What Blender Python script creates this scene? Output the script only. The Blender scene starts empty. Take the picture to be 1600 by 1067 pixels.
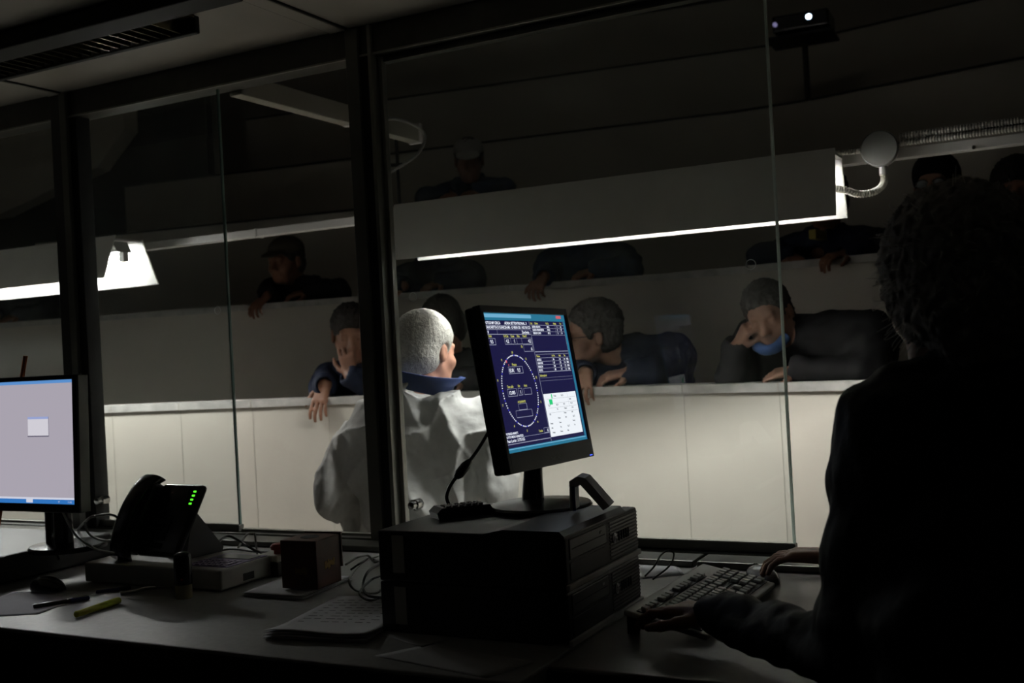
import bpy, bmesh, math, random
import numpy as np
from mathutils import Vector, Matrix
random.seed(4); np.random.seed(4)
R = math.radians
scn = bpy.context.scene
col = scn.collection
# ------------------------------------------------------------------ camera, world, exposure
H = 1.33
F = 1700.0
ROLL, PITCH, TH = R(3.06), R(0.32), R(27.5)
cd = bpy.data.cameras.new('camera'); cam = bpy.data.objects.new('camera', cd); col.objects.link(cam)
cd.sensor_width = 36.0; cd.lens = 36.0 * F / 1600.0; cd.clip_start = .02; cd.clip_end = 60
fw = Vector((0, math.cos(PITCH), math.sin(PITCH))); up0 = Vector((0, -math.sin(PITCH), math.cos(PITCH))); rt0 = Vector((1, 0, 0))
cup = up0 * math.cos(ROLL) + rt0 * math.sin(ROLL); crt = rt0 * math.cos(ROLL) - up0 * math.sin(ROLL)
cam.matrix_world = Matrix(((crt.x, cup.x, -fw.x, 0), (crt.y, cup.y, -fw.y, 0), (crt.z, cup.z, -fw.z, H), (0, 0, 0, 1)))
cd.dof.use_dof = True; cd.dof.focus_distance = 2.45; cd.dof.aperture_fstop = 5.0
scn.camera = cam
wd = bpy.data.worlds.new('world'); scn.world = wd; wd.use_nodes = True
wd.node_tree.nodes['Background'].inputs[0].default_value = (.8, .9, 1, 1)
wd.node_tree.nodes['Background'].inputs[1].default_value = 0.0
scn.view_settings.view_transform = 'Standard'; scn.view_settings.look = 'None'
scn.view_settings.exposure = 0.0; scn.view_settings.gamma = 1.0; scn.view_settings.use_curve_mapping = False
TUBE = 165.0          # radiance of the fluorescent tubes

CT, ST = math.cos(TH), math.sin(TH)
def W(u, v, z): return Vector((u * CT + v * ST, -u * ST + v * CT, z))
def ray(x, y): return fw + crt * ((x - 800) / F) - cup * ((y - 533.5) / F)
def atY(x, y, Y):
    d = ray(x, y); return Vector((0, 0, H)) + d * (Y / d.y)
def atz(x, y, z):
    d = ray(x, y); return Vector((0, 0, H)) + d * ((z - H) / d.z)

# ------------------------------------------------------------------ materials
MATS = {}
def mat(name, c, rough=.6, spec=.4, metal=0, noise=0, nscale=30, bump=0, bscale=80, emit=None, estr=0, coat=0, c2=None, aniso=None):
    if name in MATS: return MATS[name]
    m = bpy.data.materials.new(name); m.use_nodes = True; MATS[name] = m
    nt = m.node_tree; b = nt.nodes['Principled BSDF']
    b.inputs['Base Color'].default_value = (*c, 1); b.inputs['Roughness'].default_value = rough
    b.inputs['Specular IOR Level'].default_value = spec; b.inputs['Metallic'].default_value = metal
    if coat: b.inputs['Coat Weight'].default_value = coat
    tc = nt.nodes.new('ShaderNodeTexCoord')
    if noise:
        n = nt.nodes.new('ShaderNodeTexNoise'); n.inputs['Scale'].default_value = nscale; n.inputs['Detail'].default_value = 5
        nt.links.new(tc.outputs['Object'], n.inputs['Vector'])
        mp = nt.nodes.new('ShaderNodeMapRange'); mp.inputs['From Min'].default_value = .3; mp.inputs['From Max'].default_value = .7
        nt.links.new(n.outputs['Fac'], mp.inputs['Value'])
        mx = nt.nodes.new('ShaderNodeMix'); mx.data_type = 'RGBA'
        a = c2 if c2 else tuple(max(0, x * (1 - noise)) for x in c)
        mx.inputs[6].default_value = (*c, 1); mx.inputs[7].default_value = (*a, 1)
        nt.links.new(mp.outputs[0], mx.inputs[0]); nt.links.new(mx.outputs[2], b.inputs['Base Color'])
    if bump:
        n = nt.nodes.new('ShaderNodeTexNoise'); n.inputs['Scale'].default_value = bscale; n.inputs['Detail'].default_value = 6
        nt.links.new(tc.outputs['Object'], n.inputs['Vector'])
        bp = nt.nodes.new('ShaderNodeBump'); bp.inputs['Strength'].default_value = bump; bp.inputs['Distance'].default_value = .01
        nt.links.new(n.outputs['Fac'], bp.inputs['Height']); nt.links.new(bp.outputs[0], b.inputs['Normal'])
    if emit:
        b.inputs['Emission Color'].default_value = (*emit, 1); b.inputs['Emission Strength'].default_value = estr
    return m
def glass_mat(name, tint, dust, rough=.0):
    m = bpy.data.materials.new(name); m.use_nodes = True; MATS[name] = m
    nt = m.node_tree; nt.nodes.clear()
    out = nt.nodes.new('ShaderNodeOutputMaterial')
    tr = nt.nodes.new('ShaderNodeBsdfTransparent'); tr.inputs[0].default_value = (*tint, 1)
    gl = nt.nodes.new('ShaderNodeBsdfGlossy'); gl.inputs['Roughness'].default_value = rough
    fr = nt.nodes.new('ShaderNodeFresnel'); fr.inputs[0].default_value = 1.5
    m1 = nt.nodes.new('ShaderNodeMixShader'); nt.links.new(fr.outputs[0], m1.inputs[0]); nt.links.new(tr.outputs[0], m1.inputs[1]); nt.links.new(gl.outputs[0], m1.inputs[2])
    df = nt.nodes.new('ShaderNodeBsdfTranslucent'); df.inputs[0].default_value = (.8, .9, .85, 1)
    tc = nt.nodes.new('ShaderNodeTexCoord')
    n = nt.nodes.new('ShaderNodeTexNoise'); n.inputs['Scale'].default_value = 3; n.inputs['Detail'].default_value = 8; n.inputs['Roughness'].default_value = .7
    nt.links.new(tc.outputs['Object'], n.inputs[0])
    mp = nt.nodes.new('ShaderNodeMapRange'); mp.inputs[1].default_value = .3; mp.inputs[2].default_value = .75; mp.inputs[3].default_value = dust * .5; mp.inputs[4].default_value = dust * 1.6
    nt.links.new(n.outputs[0], mp.inputs[0])
    m2 = nt.nodes.new('ShaderNodeMixShader'); nt.links.new(mp.outputs[0], m2.inputs[0]); nt.links.new(m1.outputs[0], m2.inputs[1]); nt.links.new(df.outputs[0], m2.inputs[2])
    nt.links.new(m2.outputs[0], out.inputs[0])
    return m
def tile_mat(name, c, seam, size, axis_pair=(0, 2)):
    """painted panels with thin seams (object space brick texture)"""
    m = mat(name, c, .75, .25, noise=.22, nscale=2.5, bump=.12, bscale=25)
    return m

M_wall = mat('cream_painted_wall', (.62, .59, .52), .7, .3, noise=.12, nscale=2.2, bump=.1, bscale=20)
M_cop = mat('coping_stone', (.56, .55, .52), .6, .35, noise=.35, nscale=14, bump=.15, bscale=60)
M_dark = mat('dark_joint', (.02, .02, .02), .8, .2)
M_conc = mat('tier_concrete', (.3, .29, .27), .85, .2, noise=.3, nscale=8, bump=.2)
M_sand = mat('ring_sand', (.6, .55, .47), .95, .1, noise=.35, nscale=30, bump=.5, bscale=60)
M_bfloor = mat('booth_floor', (.12, .11, .1), .7, .3, noise=.2)
M_ceil = mat('booth_ceiling_panel', (.42, .39, .34), .5, .4, noise=.12, nscale=3)
M_bwall = mat('booth_wall_dark', (.1, .095, .085), .7, .3, noise=.2)
M_alu = mat('bronze_aluminium', (.1, .1, .09), .35, .5, metal=.7, noise=.2, nscale=20)
M_alul = mat('pale_aluminium', (.33, .33, .3), .35, .5, metal=.6, noise=.15, nscale=20)
M_alud = mat('black_channel', (.012, .012, .012), .6, .3)
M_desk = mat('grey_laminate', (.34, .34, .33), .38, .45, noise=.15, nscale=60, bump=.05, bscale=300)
M_deskd = mat('desk_edge_black', (.015, .014, .013), .6, .3)
M_black = mat('black_plastic', (.014, .014, .016), .45, .35, bump=.08, bscale=900)
M_blackg = mat('glossy_black_plastic', (.012, .012, .014), .22, .5)
M_pc = mat('charcoal_pc_metal', (.03, .03, .032), .42, .45, noise=.15, nscale=200)
M_silver = mat('silver_trim', (.32, .32, .34), .35, .5, metal=.6)
M_grey = mat('grey_plastic', (.3, .3, .3), .5, .4, noise=.1)
M_beige = mat('beige_plastic', (.5, .48, .42), .5, .4, noise=.1)
M_white = mat('white_plastic', (.72, .71, .68), .45, .4)
M_lampw = mat('grey_lamp_enamel', (.34, .34, .325), .5, .25, noise=.08, nscale=9)  # grey inside the troughs to throw less light on the tiers
M_lampo = mat('lamp_outer_paint', (.72, .72, .66), .6, .3, noise=.08, nscale=9)
M_chrome = mat('chrome', (.6, .6, .6), .12, .5, metal=1)
M_paper = mat('white_paper', (.7, .7, .74), .85, .2, noise=.05)
M_ink = mat('printed_ink', (.12, .12, .14), .9, .1)
M_rubber = mat('black_cable', (.012, .012, .012), .5, .4)
M_cable = mat('grey_cable', (.35, .35, .33), .5, .4)
M_glass = glass_mat('window_glass', (.93, .965, .97), .022)
M_edge3 = mat('polished_glass_edge', (.75, .8, .76), .2, .6)
_nt = M_edge3.node_tree; _t = _nt.nodes.new('ShaderNodeBsdfTranslucent'); _t.inputs[0].default_value = (.85, .92, .88, 1); _m = _nt.nodes.new('ShaderNodeMixShader'); _m.inputs[0].default_value = .6
_nt.links.new(_nt.nodes['Principled BSDF'].outputs[0], _m.inputs[1]); _nt.links.new(_t.outputs[0], _m.inputs[2]); _nt.links.new(_m.outputs[0], _nt.nodes['Material Output'].inputs[0])
M_edge = mat('glass_edge', (.2, .3, .27), .15, .6)

# ------------------------------------------------------------------ mesh helpers
def link(name, me, m=None, parent=None, smooth=False):
    o = bpy.data.objects.new(name, me); col.objects.link(o)
    if m is not None: me.materials.append(m)
    if smooth:
        for p in me.polygons: p.use_smooth = True
    if parent is not None: o.parent = parent
    return o
def tag(o, label=None, cat=None, group=None, kind=None):
    if label: o['label'] = label
    if cat: o['category'] = cat
    if group: o['group'] = group
    if kind: o['kind'] = kind
    return o
def thing(name, label=None, cat=None, loc=(0, 0, 0), rz=0, group=None, kind=None, rot=None):
    o = bpy.data.objects.new(name, None); col.objects.link(o); o.empty_display_size = .05
    o.location = loc; o.rotation_euler = rot if rot else (0, 0, rz)
    return tag(o, label, cat, group, kind)
class MB:
    def __init__(s): s.bm = bmesh.new()
    def box(s, lo, hi, bev=0, M=None, seg=2):
        r = bmesh.ops.create_cube(s.bm, size=1); vs = r['verts']
        for v in vs: v.co = Vector([(lo[i] + hi[i]) / 2 + v.co[i] * (hi[i] - lo[i]) for i in range(3)])
        if bev:
            es = list({e for v in vs for e in v.link_edges})
            rr = bmesh.ops.bevel(s.bm, geom=es, offset=bev, segments=seg, profile=.5, affect='EDGES')
            vs = list({v for f in rr['faces'] for v in f.verts} | {v for v in vs if v.is_valid})
        if M is not None:
            for v in vs: v.co = M @ v.co
        return s
    def prism(s, poly, a, b, axis=1, M=None):
        """poly in the two other axes, extruded from a to b along axis"""
        def mk(p, t):
            q = [0, 0, 0]; k = [i for i in range(3) if i != axis]; q[k[0]] = p[0]; q[k[1]] = p[1]; q[axis] = t
            return (M @ Vector(q)) if M is not None else Vector(q)
        A = [s.bm.verts.new(mk(p, a)) for p in poly]; B = [s.bm.verts.new(mk(p, b)) for p in poly]
        n = len(poly)
        s.bm.faces.new(A); s.bm.faces.new(B[::-1])
        for i in range(n): s.bm.faces.new((A[i], B[i], B[(i + 1) % n], A[(i + 1) % n]))
        bmesh.ops.recalc_face_normals(s.bm, faces=s.bm.faces)
        return s
    def lathe(s, prof, n=24, M=None):
        rings = []
        for r, z in prof:
            ring = []
            for i in range(n):
                a = 2 * math.pi * i / n; p = Vector((r * math.cos(a), r * math.sin(a), z))
                ring.append(s.bm.verts.new(M @ p if M is not None else p))
            rings.append(ring)
        for a, b in zip(rings, rings[1:]):
            for i in range(n): s.bm.faces.new((a[i], a[(i + 1) % n], b[(i + 1) % n], b[i]))
        s.bm.faces.new(rings[0][::-1]); s.bm.faces.new(rings[-1])
        return s
    def tube(s, pts, r, n=8, corr=0):
        pts = [Vector(p) for p in pts]; rings = []; N = len(pts); prev = None
        for i, p in enumerate(pts):
            t = (pts[min(i + 1, N - 1)] - pts[max(i - 1, 0)]).normalized()
            if prev is None:
                x = t.cross(Vector((0, 0, 1)))
                if x.length < .1: x = t.cross(Vector((1, 0, 0)))
            else: x = prev - t * prev.dot(t)
            x.normalize(); prev = x; y = t.cross(x)
            rr = r[i] if isinstance(r, (list, tuple)) else r
            if corr: rr *= 1 + corr * (1 if i % 2 else -1)
            rings.append([s.bm.verts.new(p + (x * math.cos(2 * math.pi * k / n) + y * math.sin(2 * math.pi * k / n)) * rr) for k in range(n)])
        for a, b in zip(rings, rings[1:]):
            for i in range(n): s.bm.faces.new((a[i], a[(i + 1) % n], b[(i + 1) % n], b[i]))
        s.bm.faces.new(rings[0][::-1]); s.bm.faces.new(rings[-1])
        return s
    def torus(s, R_, r, M=None, n=32, k=8):
        vs = [[s.bm.verts.new((M or Matrix()) @ Vector(((R_ + r * math.cos(b)) * math.cos(a), (R_ + r * math.cos(b)) * math.sin(a), r * math.sin(b)))) for b in [2 * math.pi * j / k for j in range(k)]] for a in [2 * math.pi * i / n for i in range(n)]]
        for i in range(n):
            for j in range(k): s.bm.faces.new((vs[i][j], vs[(i + 1) % n][j], vs[(i + 1) % n][(j + 1) % k], vs[i][(j + 1) % k]))
        return s
    def quad(s, *ps):
        s.bm.faces.new([s.bm.verts.new(Vector(p)) for p in ps]); return s
    def build(s, name, m, parent=None, smooth=False, label=None, kind=None, rnd=None):
        me = bpy.data.meshes.new(name); bmesh.ops.recalc_face_normals(s.bm, faces=s.bm.faces); s.bm.to_mesh(me); s.bm.free()
        o = link(name, me, m, parent, smooth)
        if smooth and rnd is not None:
            md = o.modifiers.new('e', 'EDGE_SPLIT'); md.split_angle = R(rnd)
        return tag(o, label, kind=kind)
def spline(ctrl, n=12):
    P = [Vector(c) for c in ctrl]; P = [P[0] * 2 - P[1]] + P + [P[-1] * 2 - P[-2]]; out = []
    for i in range(1, len(P) - 2):
        for k in range(n):
            t = k / n; a, b, c, d = P[i - 1:i + 3]
            out.append(.5 * ((2 * b) + (c - a) * t + (2 * a - 5 * b + 4 * c - d) * t * t + (3 * b - a - 3 * c + d) * t ** 3))
    out.append(P[-2]); return out
def text_mesh(s, size, loc, align='LEFT', sx=1.0, bold=0):
    cu = bpy.data.curves.new('t', 'FONT'); cu.body = s; cu.size = size; cu.align_x = align; cu.offset = bold; cu.resolution_u = 2
    o = bpy.data.objects.new('t', cu); col.objects.link(o)
    dg = bpy.context.evaluated_depsgraph_get(); me = bpy.data.meshes.new_from_object(o.evaluated_get(dg))
    bpy.data.objects.remove(o); bpy.data.curves.remove(cu)
    me.transform(Matrix.Translation(loc) @ Matrix.Diagonal((sx, 1, 1, 1)))
    return me
def join_meshes(mes):
    bm = bmesh.new()
    for me in mes: bm.from_mesh(me)
    out = bpy.data.meshes.new('m'); bm.to_mesh(out); bm.free(); return out

# ================================================================== THE ARENA BEYOND THE GLASS
A0, A1 = R(-19.8), R(-39)
BIS = R(29.4)
KT = 1.07
def tier_path(D, ext=0.0):
    D = D / KT; off = (D - 7.1) * math.cos(R(19.8))
    V = Vector((1.55, 6.3)) + Vector((math.sin(BIS), math.cos(BIS))) * (off / math.cos(R(9.6)))
    return V * KT
def offset_path(D, d, umin=-7.5, umax=4.0):
    """polyline of the parapet line D pushed outward by d: straight, rounded corner, straight"""
    V = tier_path(D + d / math.cos(R(19.8))); a = .35
    e0 = Vector((math.cos(A0), math.sin(A0))); e1 = Vector((math.cos(A1), math.sin(A1)))
    pts = [V + e0 * umin]
    p0, p2 = V - e0 * a, V + e1 * a
    for k in range(7):
        t = k / 6; pts.append(p0 * (1 - t) ** 2 + V * 2 * t * (1 - t) + p2 * t * t)
    pts.append(V + e1 * umax)
    return pts
def band(name, D, d0, d1, z0, z1, m, kind='structure', left=-7.5, right=4.0):
    a = offset_path(D, d0, left, right); b = offset_path(D, d1, left, right); bm = bmesh.new()
    rows = [[bm.verts.new((p.x, p.y, z)) for p in pp] for pp, z in ((a, z0), (b, z0), (b, z1), (a, z1))]
    n = len(a)
    for i in range(n - 1):
        for k in range(4): bm.faces.new((rows[k][i], rows[k][i + 1], rows[(k + 1) % 4][i + 1], rows[(k + 1) % 4][i]))
    bm.faces.new([r[0] for r in rows]); bm.faces.new([r[-1] for r in rows][::-1])
    bmesh.ops.recalc_face_normals(bm, faces=bm.faces)
    me = bpy.data.meshes.new(name); bm.to_mesh(me); bm.free()
    return tag(link(name, me, m), kind=kind)
RING_Z = -.27
TOPS = [H + (t - H) * KT for t in (1.168, 1.62, 2.178, 2.645, 3.22, 3.82)]
DS = [d * KT for d in (4.4, 5.3, 6.2, 7.1, 8.0, 8.9)]
LEFTS = [-7.5, -7.5, -4.45 * KT, -4.55 * KT, -4.2 * KT, -7.5]
nm = ['ring', 'first_tier', 'second_tier', 'third_tier', 'fourth_tier', 'fifth_tier']
FLOORS = []
for i, (D, top) in enumerate(zip(DS, TOPS)):
    z0 = RING_Z - .05 if i == 0 else FLOORS[-1] - .02
    cp = .032 if i < 2 else .012
    band('wall_' + nm[i], D, 0, .1, z0, top - cp, M_wall, left=LEFTS[i])
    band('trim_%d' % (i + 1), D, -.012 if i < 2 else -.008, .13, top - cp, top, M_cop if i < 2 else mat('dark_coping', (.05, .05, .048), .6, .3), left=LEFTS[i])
    fz = top - 1.0; FLOORS.append(fz)
    band('floor_' + nm[i], D, .1, .98, fz - .08, fz, M_conc, left=-7.5)
def dirs(D, i):  # a point on the tier line s metres right of the corner
    V = tier_path(D); e = Vector((math.cos(A0), math.sin(A0))); return V + e * i
# joints between coping slabs and wall panels
mbj = MB()
for D, top, i in ((DS[0], TOPS[0], 0), (DS[1], TOPS[1], 1)):
    V = tier_path(D)
    for a, sg in ((A0, -1), (A1, 1)):
        e = Vector((math.cos(a), math.sin(a))); n = Vector((-math.sin(a), math.cos(a)))
        s = .42
        while s < (6 if sg < 0 else 3):
            p = V + e * s * sg
            Mx = Matrix.Translation((p.x, p.y, top)) @ Matrix.Rotation(a, 4, 'Z')
            mbj.box((-.0018, -.0135, -.0325), (.0018, .13, .0006), M=Mx)
            if i == 0: mbj.box((-.0009, -.0012, -1.3), (.0009, .01, -.033), M=Mx)
            s += .385
mbj.build('trim_7', mat('panel_joint', (.4, .38, .33), .8, .2), kind='structure')
# ring floor
mb = MB(); mb.quad((-9, 0.5, RING_Z), (7, .5, RING_Z), (7, 10, RING_Z), (-9, 10, RING_Z)); mb.build('floor_arena', M_sand, kind='structure')
# arena ceiling and back wall
mb = MB(); mb.box((-12, 2.9, 5.2), (9, 13, 5.3)); mb.build('ceiling_arena', mat('arena_ceiling', (.6, .58, .52), .8, .2), kind='structure')
mb = MB(); mb.box((-12, 12, -1), (9, 12.1, 5.3)); mb.build('wall_far', mat('arena_back_wall', (.14, .135, .12), .8, .2, noise=.2, nscale=2), kind='structure')
# the stairwell at the left, with a raking soffit
def leftpt(x, y, Y): return atY(x, y, Y)
sw = thing('wall_stairwell', kind='structure')
e0 = Vector((math.cos(A0), math.sin(A0), 0)); n0 = Vector((-math.sin(A0), math.cos(A0), 0))
MA = Matrix.Rotation(A0, 4, 'Z'); 
def tl(p):  # into tier-aligned coordinates
    return MA.inverted() @ Vector(p)
c1, c2, c3, c4 = [tl(atY(x, y, 8.13)) for x, y in ((-60, 330), (150, 262), (208, 205), (208, 60))]
yb = c2.y
mb = MB(); mb.prism([(c1.x - 2, c1.z), (c1.x, c1.z), (c2.x, c2.z), (c3.x, c3.z), (c4.x, 4.6), (c1.x - 2, 4.6)], yb, yb + .15, 1, M=MA)
mb.build('soffit_panel', mat('stair_soffit', (.5, .47, .4), .8, .2, noise=.15, nscale=3), sw)
c5 = tl(atY(285, 200, 8.9))
mb = MB(); mb.box((c1.x - 3, yb + 1.2, .3), (c5.x, yb + 1.3, 4.6), M=MA); mb.build('stairwell_dark_sheet', mat('stairwell_painted_dark', (.03, .03, .028), .9, .1), sw)  # near-black sheet paints in the darkness of the stair void

# ------------------------------------------------------------------ rail with trunking and conduits
RV = 3.75; KR = .92
def u3(u, v, z): return W(u * KR, v * KR, H + (z - H) * KR)
rail = thing('cable_trunking_rail', 'long white cable trunking rail crossing the ring behind the lamps', 'cable trunking', u3(-2, RV, 1.88), -TH); rail.scale = (KR,) * 3
MB().box((-2.1, 0, 0), (2.6, .05, .034), .003).build('trunking', M_white, rail)
for u in (-1.2, -.62, .1, .57, 1.16, 1.45, 2.0): MB().box((u - .006, -.003, -.004), (u + .006, .05, .036), .002).build('clip', M_white, rail)
mb = MB(); mb.lathe([(.005, 0), (.007, .004), (.005, .008), (.0005, .009)], 12, M=Matrix.Translation((1.735, .0, .006)) @ Matrix.Rotation(R(90), 4, 'X')); mb.build('screw', M_chrome, rail)
MB().box((-3.0, .0, -.006), (-2.1, .05, .03), .002).build('rail_bracket', M_white, rail)
def corr(a, b, sag=0, r=.0095, n=None):
    a, b = Vector(a), Vector(b); n = n or int((b - a).length / .0042)
    return [a.lerp(b, i / n) + Vector((0, 0, -sag * 4 * (i / n) * (1 - i / n))) for i in range(n + 1)]

for nmn, a, b, rr in (('corrugated_conduit', (-.485, 3.732, 1.926), (.9, 3.732, 1.926), .009), ('corrugated_conduit', (-.485, 3.732, 1.949), (.9, 3.745, 1.955), .009)):
    o = MB().tube(corr(u3(*a), u3(*b)), rr, 10, corr=.14).build(nmn, mat('white_conduit', (.6, .59, .54), .5, .3), smooth=False)
    tag(o, ('lower' if b[2] < 1.95 else 'upper') + ' grey corrugated conduit running right from the round junction box', 'conduit')
o = MB().tube(corr(u3(-.78, 3.735, 1.925), u3(-.60, 3.735, 1.916)), .008, 10, corr=.14).build('corrugated_conduit', MATS['white_conduit'])
tag(o, 'short corrugated conduit entering the junction box from the left', 'conduit')
jb = thing('junction_box', 'round white junction box on the rail at the right', 'junction box', u3(-.545, 3.715, 1.913), -TH); jb.scale = (KR,) * 3
MF = Matrix.Rotation(R(90), 4, 'X')
mb = MB(); mb.lathe([(.054, -.03), (.057, -.028), (.057, 0), (.05, .0)], 40, M=MF); mb.build('box_body', M_white, jb, True, rnd=30)
mb = MB(); mb.lathe([(.059, 0), (.0595, .012), (.055, .016)], 40, M=MF); mb.build('lid', mat('junction_lid', (.2, .2, .185), .6, .3), jb, True, rnd=30)
MB().lathe([(.014, -.085), (.014, -.06), (.010, -.055)], 16, M=Matrix.Translation((.006, .012, 0))).build('cable_gland', M_white, jb, True, rnd=30)
cp = spline([u3(-.538, 3.727, 1.83), u3(-.54, 3.72, 1.80), u3(-.565, 3.70, 1.775), u3(-.61, 3.67, 1.768), u3(-.65, 3.63, 1.782), u3(-.69, 3.60, 1.79)], 12)
o = MB().tube(cp, .0095, 12, corr=.22).build('flexible_conduit', mat('ivory_conduit', (.7, .68, .6), .5, .3)); tag(o, 'curved ribbed conduit hanging from the junction box to the lamp', 'conduit')

# ------------------------------------------------------------------ trough lamps
def trough(name, label, u0, u1, vn0, vn1, vf1, vf0, zb, zn, zf, ztube, vt, rt=.013):
    L = thing(name, label, 'lamp', W((u0 + u1) / 2, (vn0 + vf0) / 2, zb), -TH)
    h = (u1 - u0) / 2; vc = (vn0 + vf0) / 2
    def pl(nmn, va, za, vb, zb_, t=.003):
        MB().prism([(va, za), (vb, zb_), (vb + t, zb_), (va + t, za)], -h, h, 0).build(nmn, M_lampo, L)
        q = .0035 if 'near' in nmn else -.0015
        MB().prism([(va + q, za + .001), (vb + q, zb_ - .001), (vb + q + .001, zb_ - .001), (va + q + .001, za + .001)], -h + .002, h - .002, 0).build('dimming_liner', M_lampw, L)  # added liner inside each plate, so less light reaches the tiers
    pl('near_reflector', vn0 - vc, 0, vn1 - vc, zn - zb)
    pl('far_reflector', vf0 - vc, zf[0] - zb, vf1 - vc, zf[1] - zb)
    zt = min(zn, zf[1]) - zb
    MB().box((-h, vn1 - vc, zt - .012), (h, vf1 - vc, zt - .004)).build('top_plate', M_lampw, L)
    MB().prism([(vn1 - vc + .008, zt - .013), (vt - vc - .045, ztube - zb + .022), (vt - vc + .03, ztube - zb + .022), (vt - vc + .01, zt - .013)], -h + .05, h - .03, 0).build('ballast_housing', mat('ballast_grey', (.12, .12, .11), .5, .3), L)
    pts = [(-h + .06, vt - vc, ztube - zb), (h - .06, vt - vc, ztube - zb)]
    MB().tube(pts, rt, 10).build('fluorescent_tube', mat('tube_glow', (1, 1, 1), .5, emit=(1, .985, .94), estr=TUBE), L)
    for s in (-1, 1):
        MB().box((s * (h - .045) - .014, vt - vc - .014, ztube - zb - .016), (s * (h - .045) + .014, vt - vc + .014, ztube - zb + .022), .003).build('lamp_holder', M_grey, L)
    return L
trough('trough_lamp', 'long white trough lamp hanging over the ring, right of the post', -2.144, -.603, 3.22, 3.262, 3.362, 3.404, 1.661, 1.862, (1.668, 1.854), 1.79, 3.312)
trough('trough_lamp', 'bright white trough lamp at the left edge of the view', -5.05, -3.43, 3.1, 3.17, 3.31, 3.39, 1.695, 1.87, (1.676, 1.86), 1.785, 3.25)
for sx, nmx in ((-1.5, 'right trough lamp'),):
    pass

hl_ = thing('added_fill_panel', 'added dim fill panel, unseen above the booth, lifting the upper tiers', 'ceiling lamp', (0, 3.4, 4.9), 0, rot=(R(38), 0, R(-22)))  # added fill light, out of view, to lift the dark upper tiers
MB().box((-1.52, -.22, .004), (1.52, .22, .06), .006).build('housing', M_lampo, hl_)
MB().quad((-1.5, -.2, 0), (1.5, -.2, 0), (1.5, .2, 0), (-1.5, .2, 0)).build('fill_face', mat('fill_glow', (.3, .3, .3), .6, emit=(1, .93, .82), estr=.3), hl_)
for x in (-1.2, 1.2): MB().tube([(x, 0, .05), (x, .19, .30)], .008, 8).build('hanger', M_grey, hl_)
# overhead beam bracket with cable
bm_ = thing('support_beam', 'pale steel beam reaching out above the ring from the booth top', 'beam', W(-2.4, 2.75, 2.2), -TH)
MB().box((-.025, 0, 0), (.025, 1.08, .07), .003).build('beam_section', mat('beam_paint', (.36, .35, .3), .6, .3), bm_)
MB().box((-.03, 1.08, -.004), (.03, 1.1, .078), .002).build('end_plate', M_white, bm_)
MB().box((-.028, .62, -.002), (.028, .64, .072), .001).build('joint_collar', M_white, bm_)
o = MB().tube(spline([u3(-2.46, 3.6, 2.235), u3(-2.42, 3.72, 2.285), u3(-2.36, 3.84, 2.24), u3(-2.38, 3.82, 2.15), u3(-2.5, 3.78, 2.08), u3(-2.62, 3.76, 2.03)], 10), .006, 8).build('looping_cable', M_cable)
tag(o, 'grey cable looping off the end of the overhead beam', 'cable')
hr = thing('hanging_rod', 'thin dark rod with crosspiece hanging behind the beam end', 'rod', atY(624, 310, 4.6))
MB().tube([(0, 0, -.02), (0, 0, .34)], .007, 8).build('rod', M_black, hr)
MB().box((-.035, -.006, .135), (.035, .006, .15), .003).build('crosspiece', M_black, hr)

# projector on its stand at the third tier
pp = atY(1262, 152, 6.77)
pj = thing('projector', 'small black projector on a pole, lens lit, top right', 'projector', (pp.x, pp.y, pp.z), R(-25))
MB().box((-.17, -.13, .40), (.17, .13, .50), .012).build('housing', M_blackg, pj)
MB().box((-.21, -.15, .355), (.19, .15, .37), .003).build('shelf', M_black, pj)
MB().tube([(0, .0, -.02), (0, 0, .36)], .018, 12).build('pole', mat('pole_paint', (.06, .06, .055), .5, .3), pj)
for i, (x, z, r, st, c) in enumerate([(.045, .462, .034, 0, None), (.055, .458, .017, 9, (.6, .8, 1)), (-.15, .445, .013, .25, (.6, .55, 1))]):
    mt = M_black if c is None else mat('projector_lens%d' % i, (.1, .1, .2), .2, emit=c, estr=st)
    mb = MB(); mb.lathe([(r, 0), (r, .012 + .004 * i), (r * .7, .014 + .004 * i)], 20, M=Matrix.Translation((x, -.13, z)) @ MF); mb.build('lens_ring' if c is None else ('lens' if i == 1 else 'sensor_window'), mt, pj, True, rnd=30)

# ================================================================== THE BOOTH
Mw = Matrix.Rotation(-TH, 4, 'Z')
def uvbox(lo, hi, bev=0): return MB().box(lo, hi, bev, M=Mw)
uvbox((-5.2, -1.2, -.1), (2.2, 2.74, 0)).build('floor_booth', M_bfloor, kind='structure')
uvbox((-5.2, -1.2, 2.305), (2.2, 2.78, 2.36)).build('ceiling', M_ceil, kind='structure')
uvbox((-5.2, -1.3, 0), (2.2, -1.2, 2.31)).build('wall_back', M_bwall, kind='structure')
uvbox((-5.3, -1.2, 0), (-5.2, 2.7, 2.31)).build('wall_left', M_bwall, kind='structure')
uvbox((2.2, -1.2, 0), (2.3, 2.7, 2.31)).build('wall_right', M_bwall, kind='structure')
uvbox((-5.2, 2.68, -.3), (2.2, 2.76, .762)).build('wall_front', M_bwall, kind='structure')
ZD0 = .7655
# ceiling cover strips
for i, u in enumerate((-3.14, -1.915, -.69)):
    uvbox((u - .028, -1.2, 2.297), (u + .028, 2.66, 2.306), .002).build('trim_%d' % (10 + i), M_ceil, kind='structure')
    for k in (-1, 1): uvbox((u + k * .03 - .0035, -1.2, 2.3), (u + k * .03 + .0035, 2.66, 2.3065)).build('trim_%d' % (20 + i * 2 + (k > 0)), M_dark, kind='structure')
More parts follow.
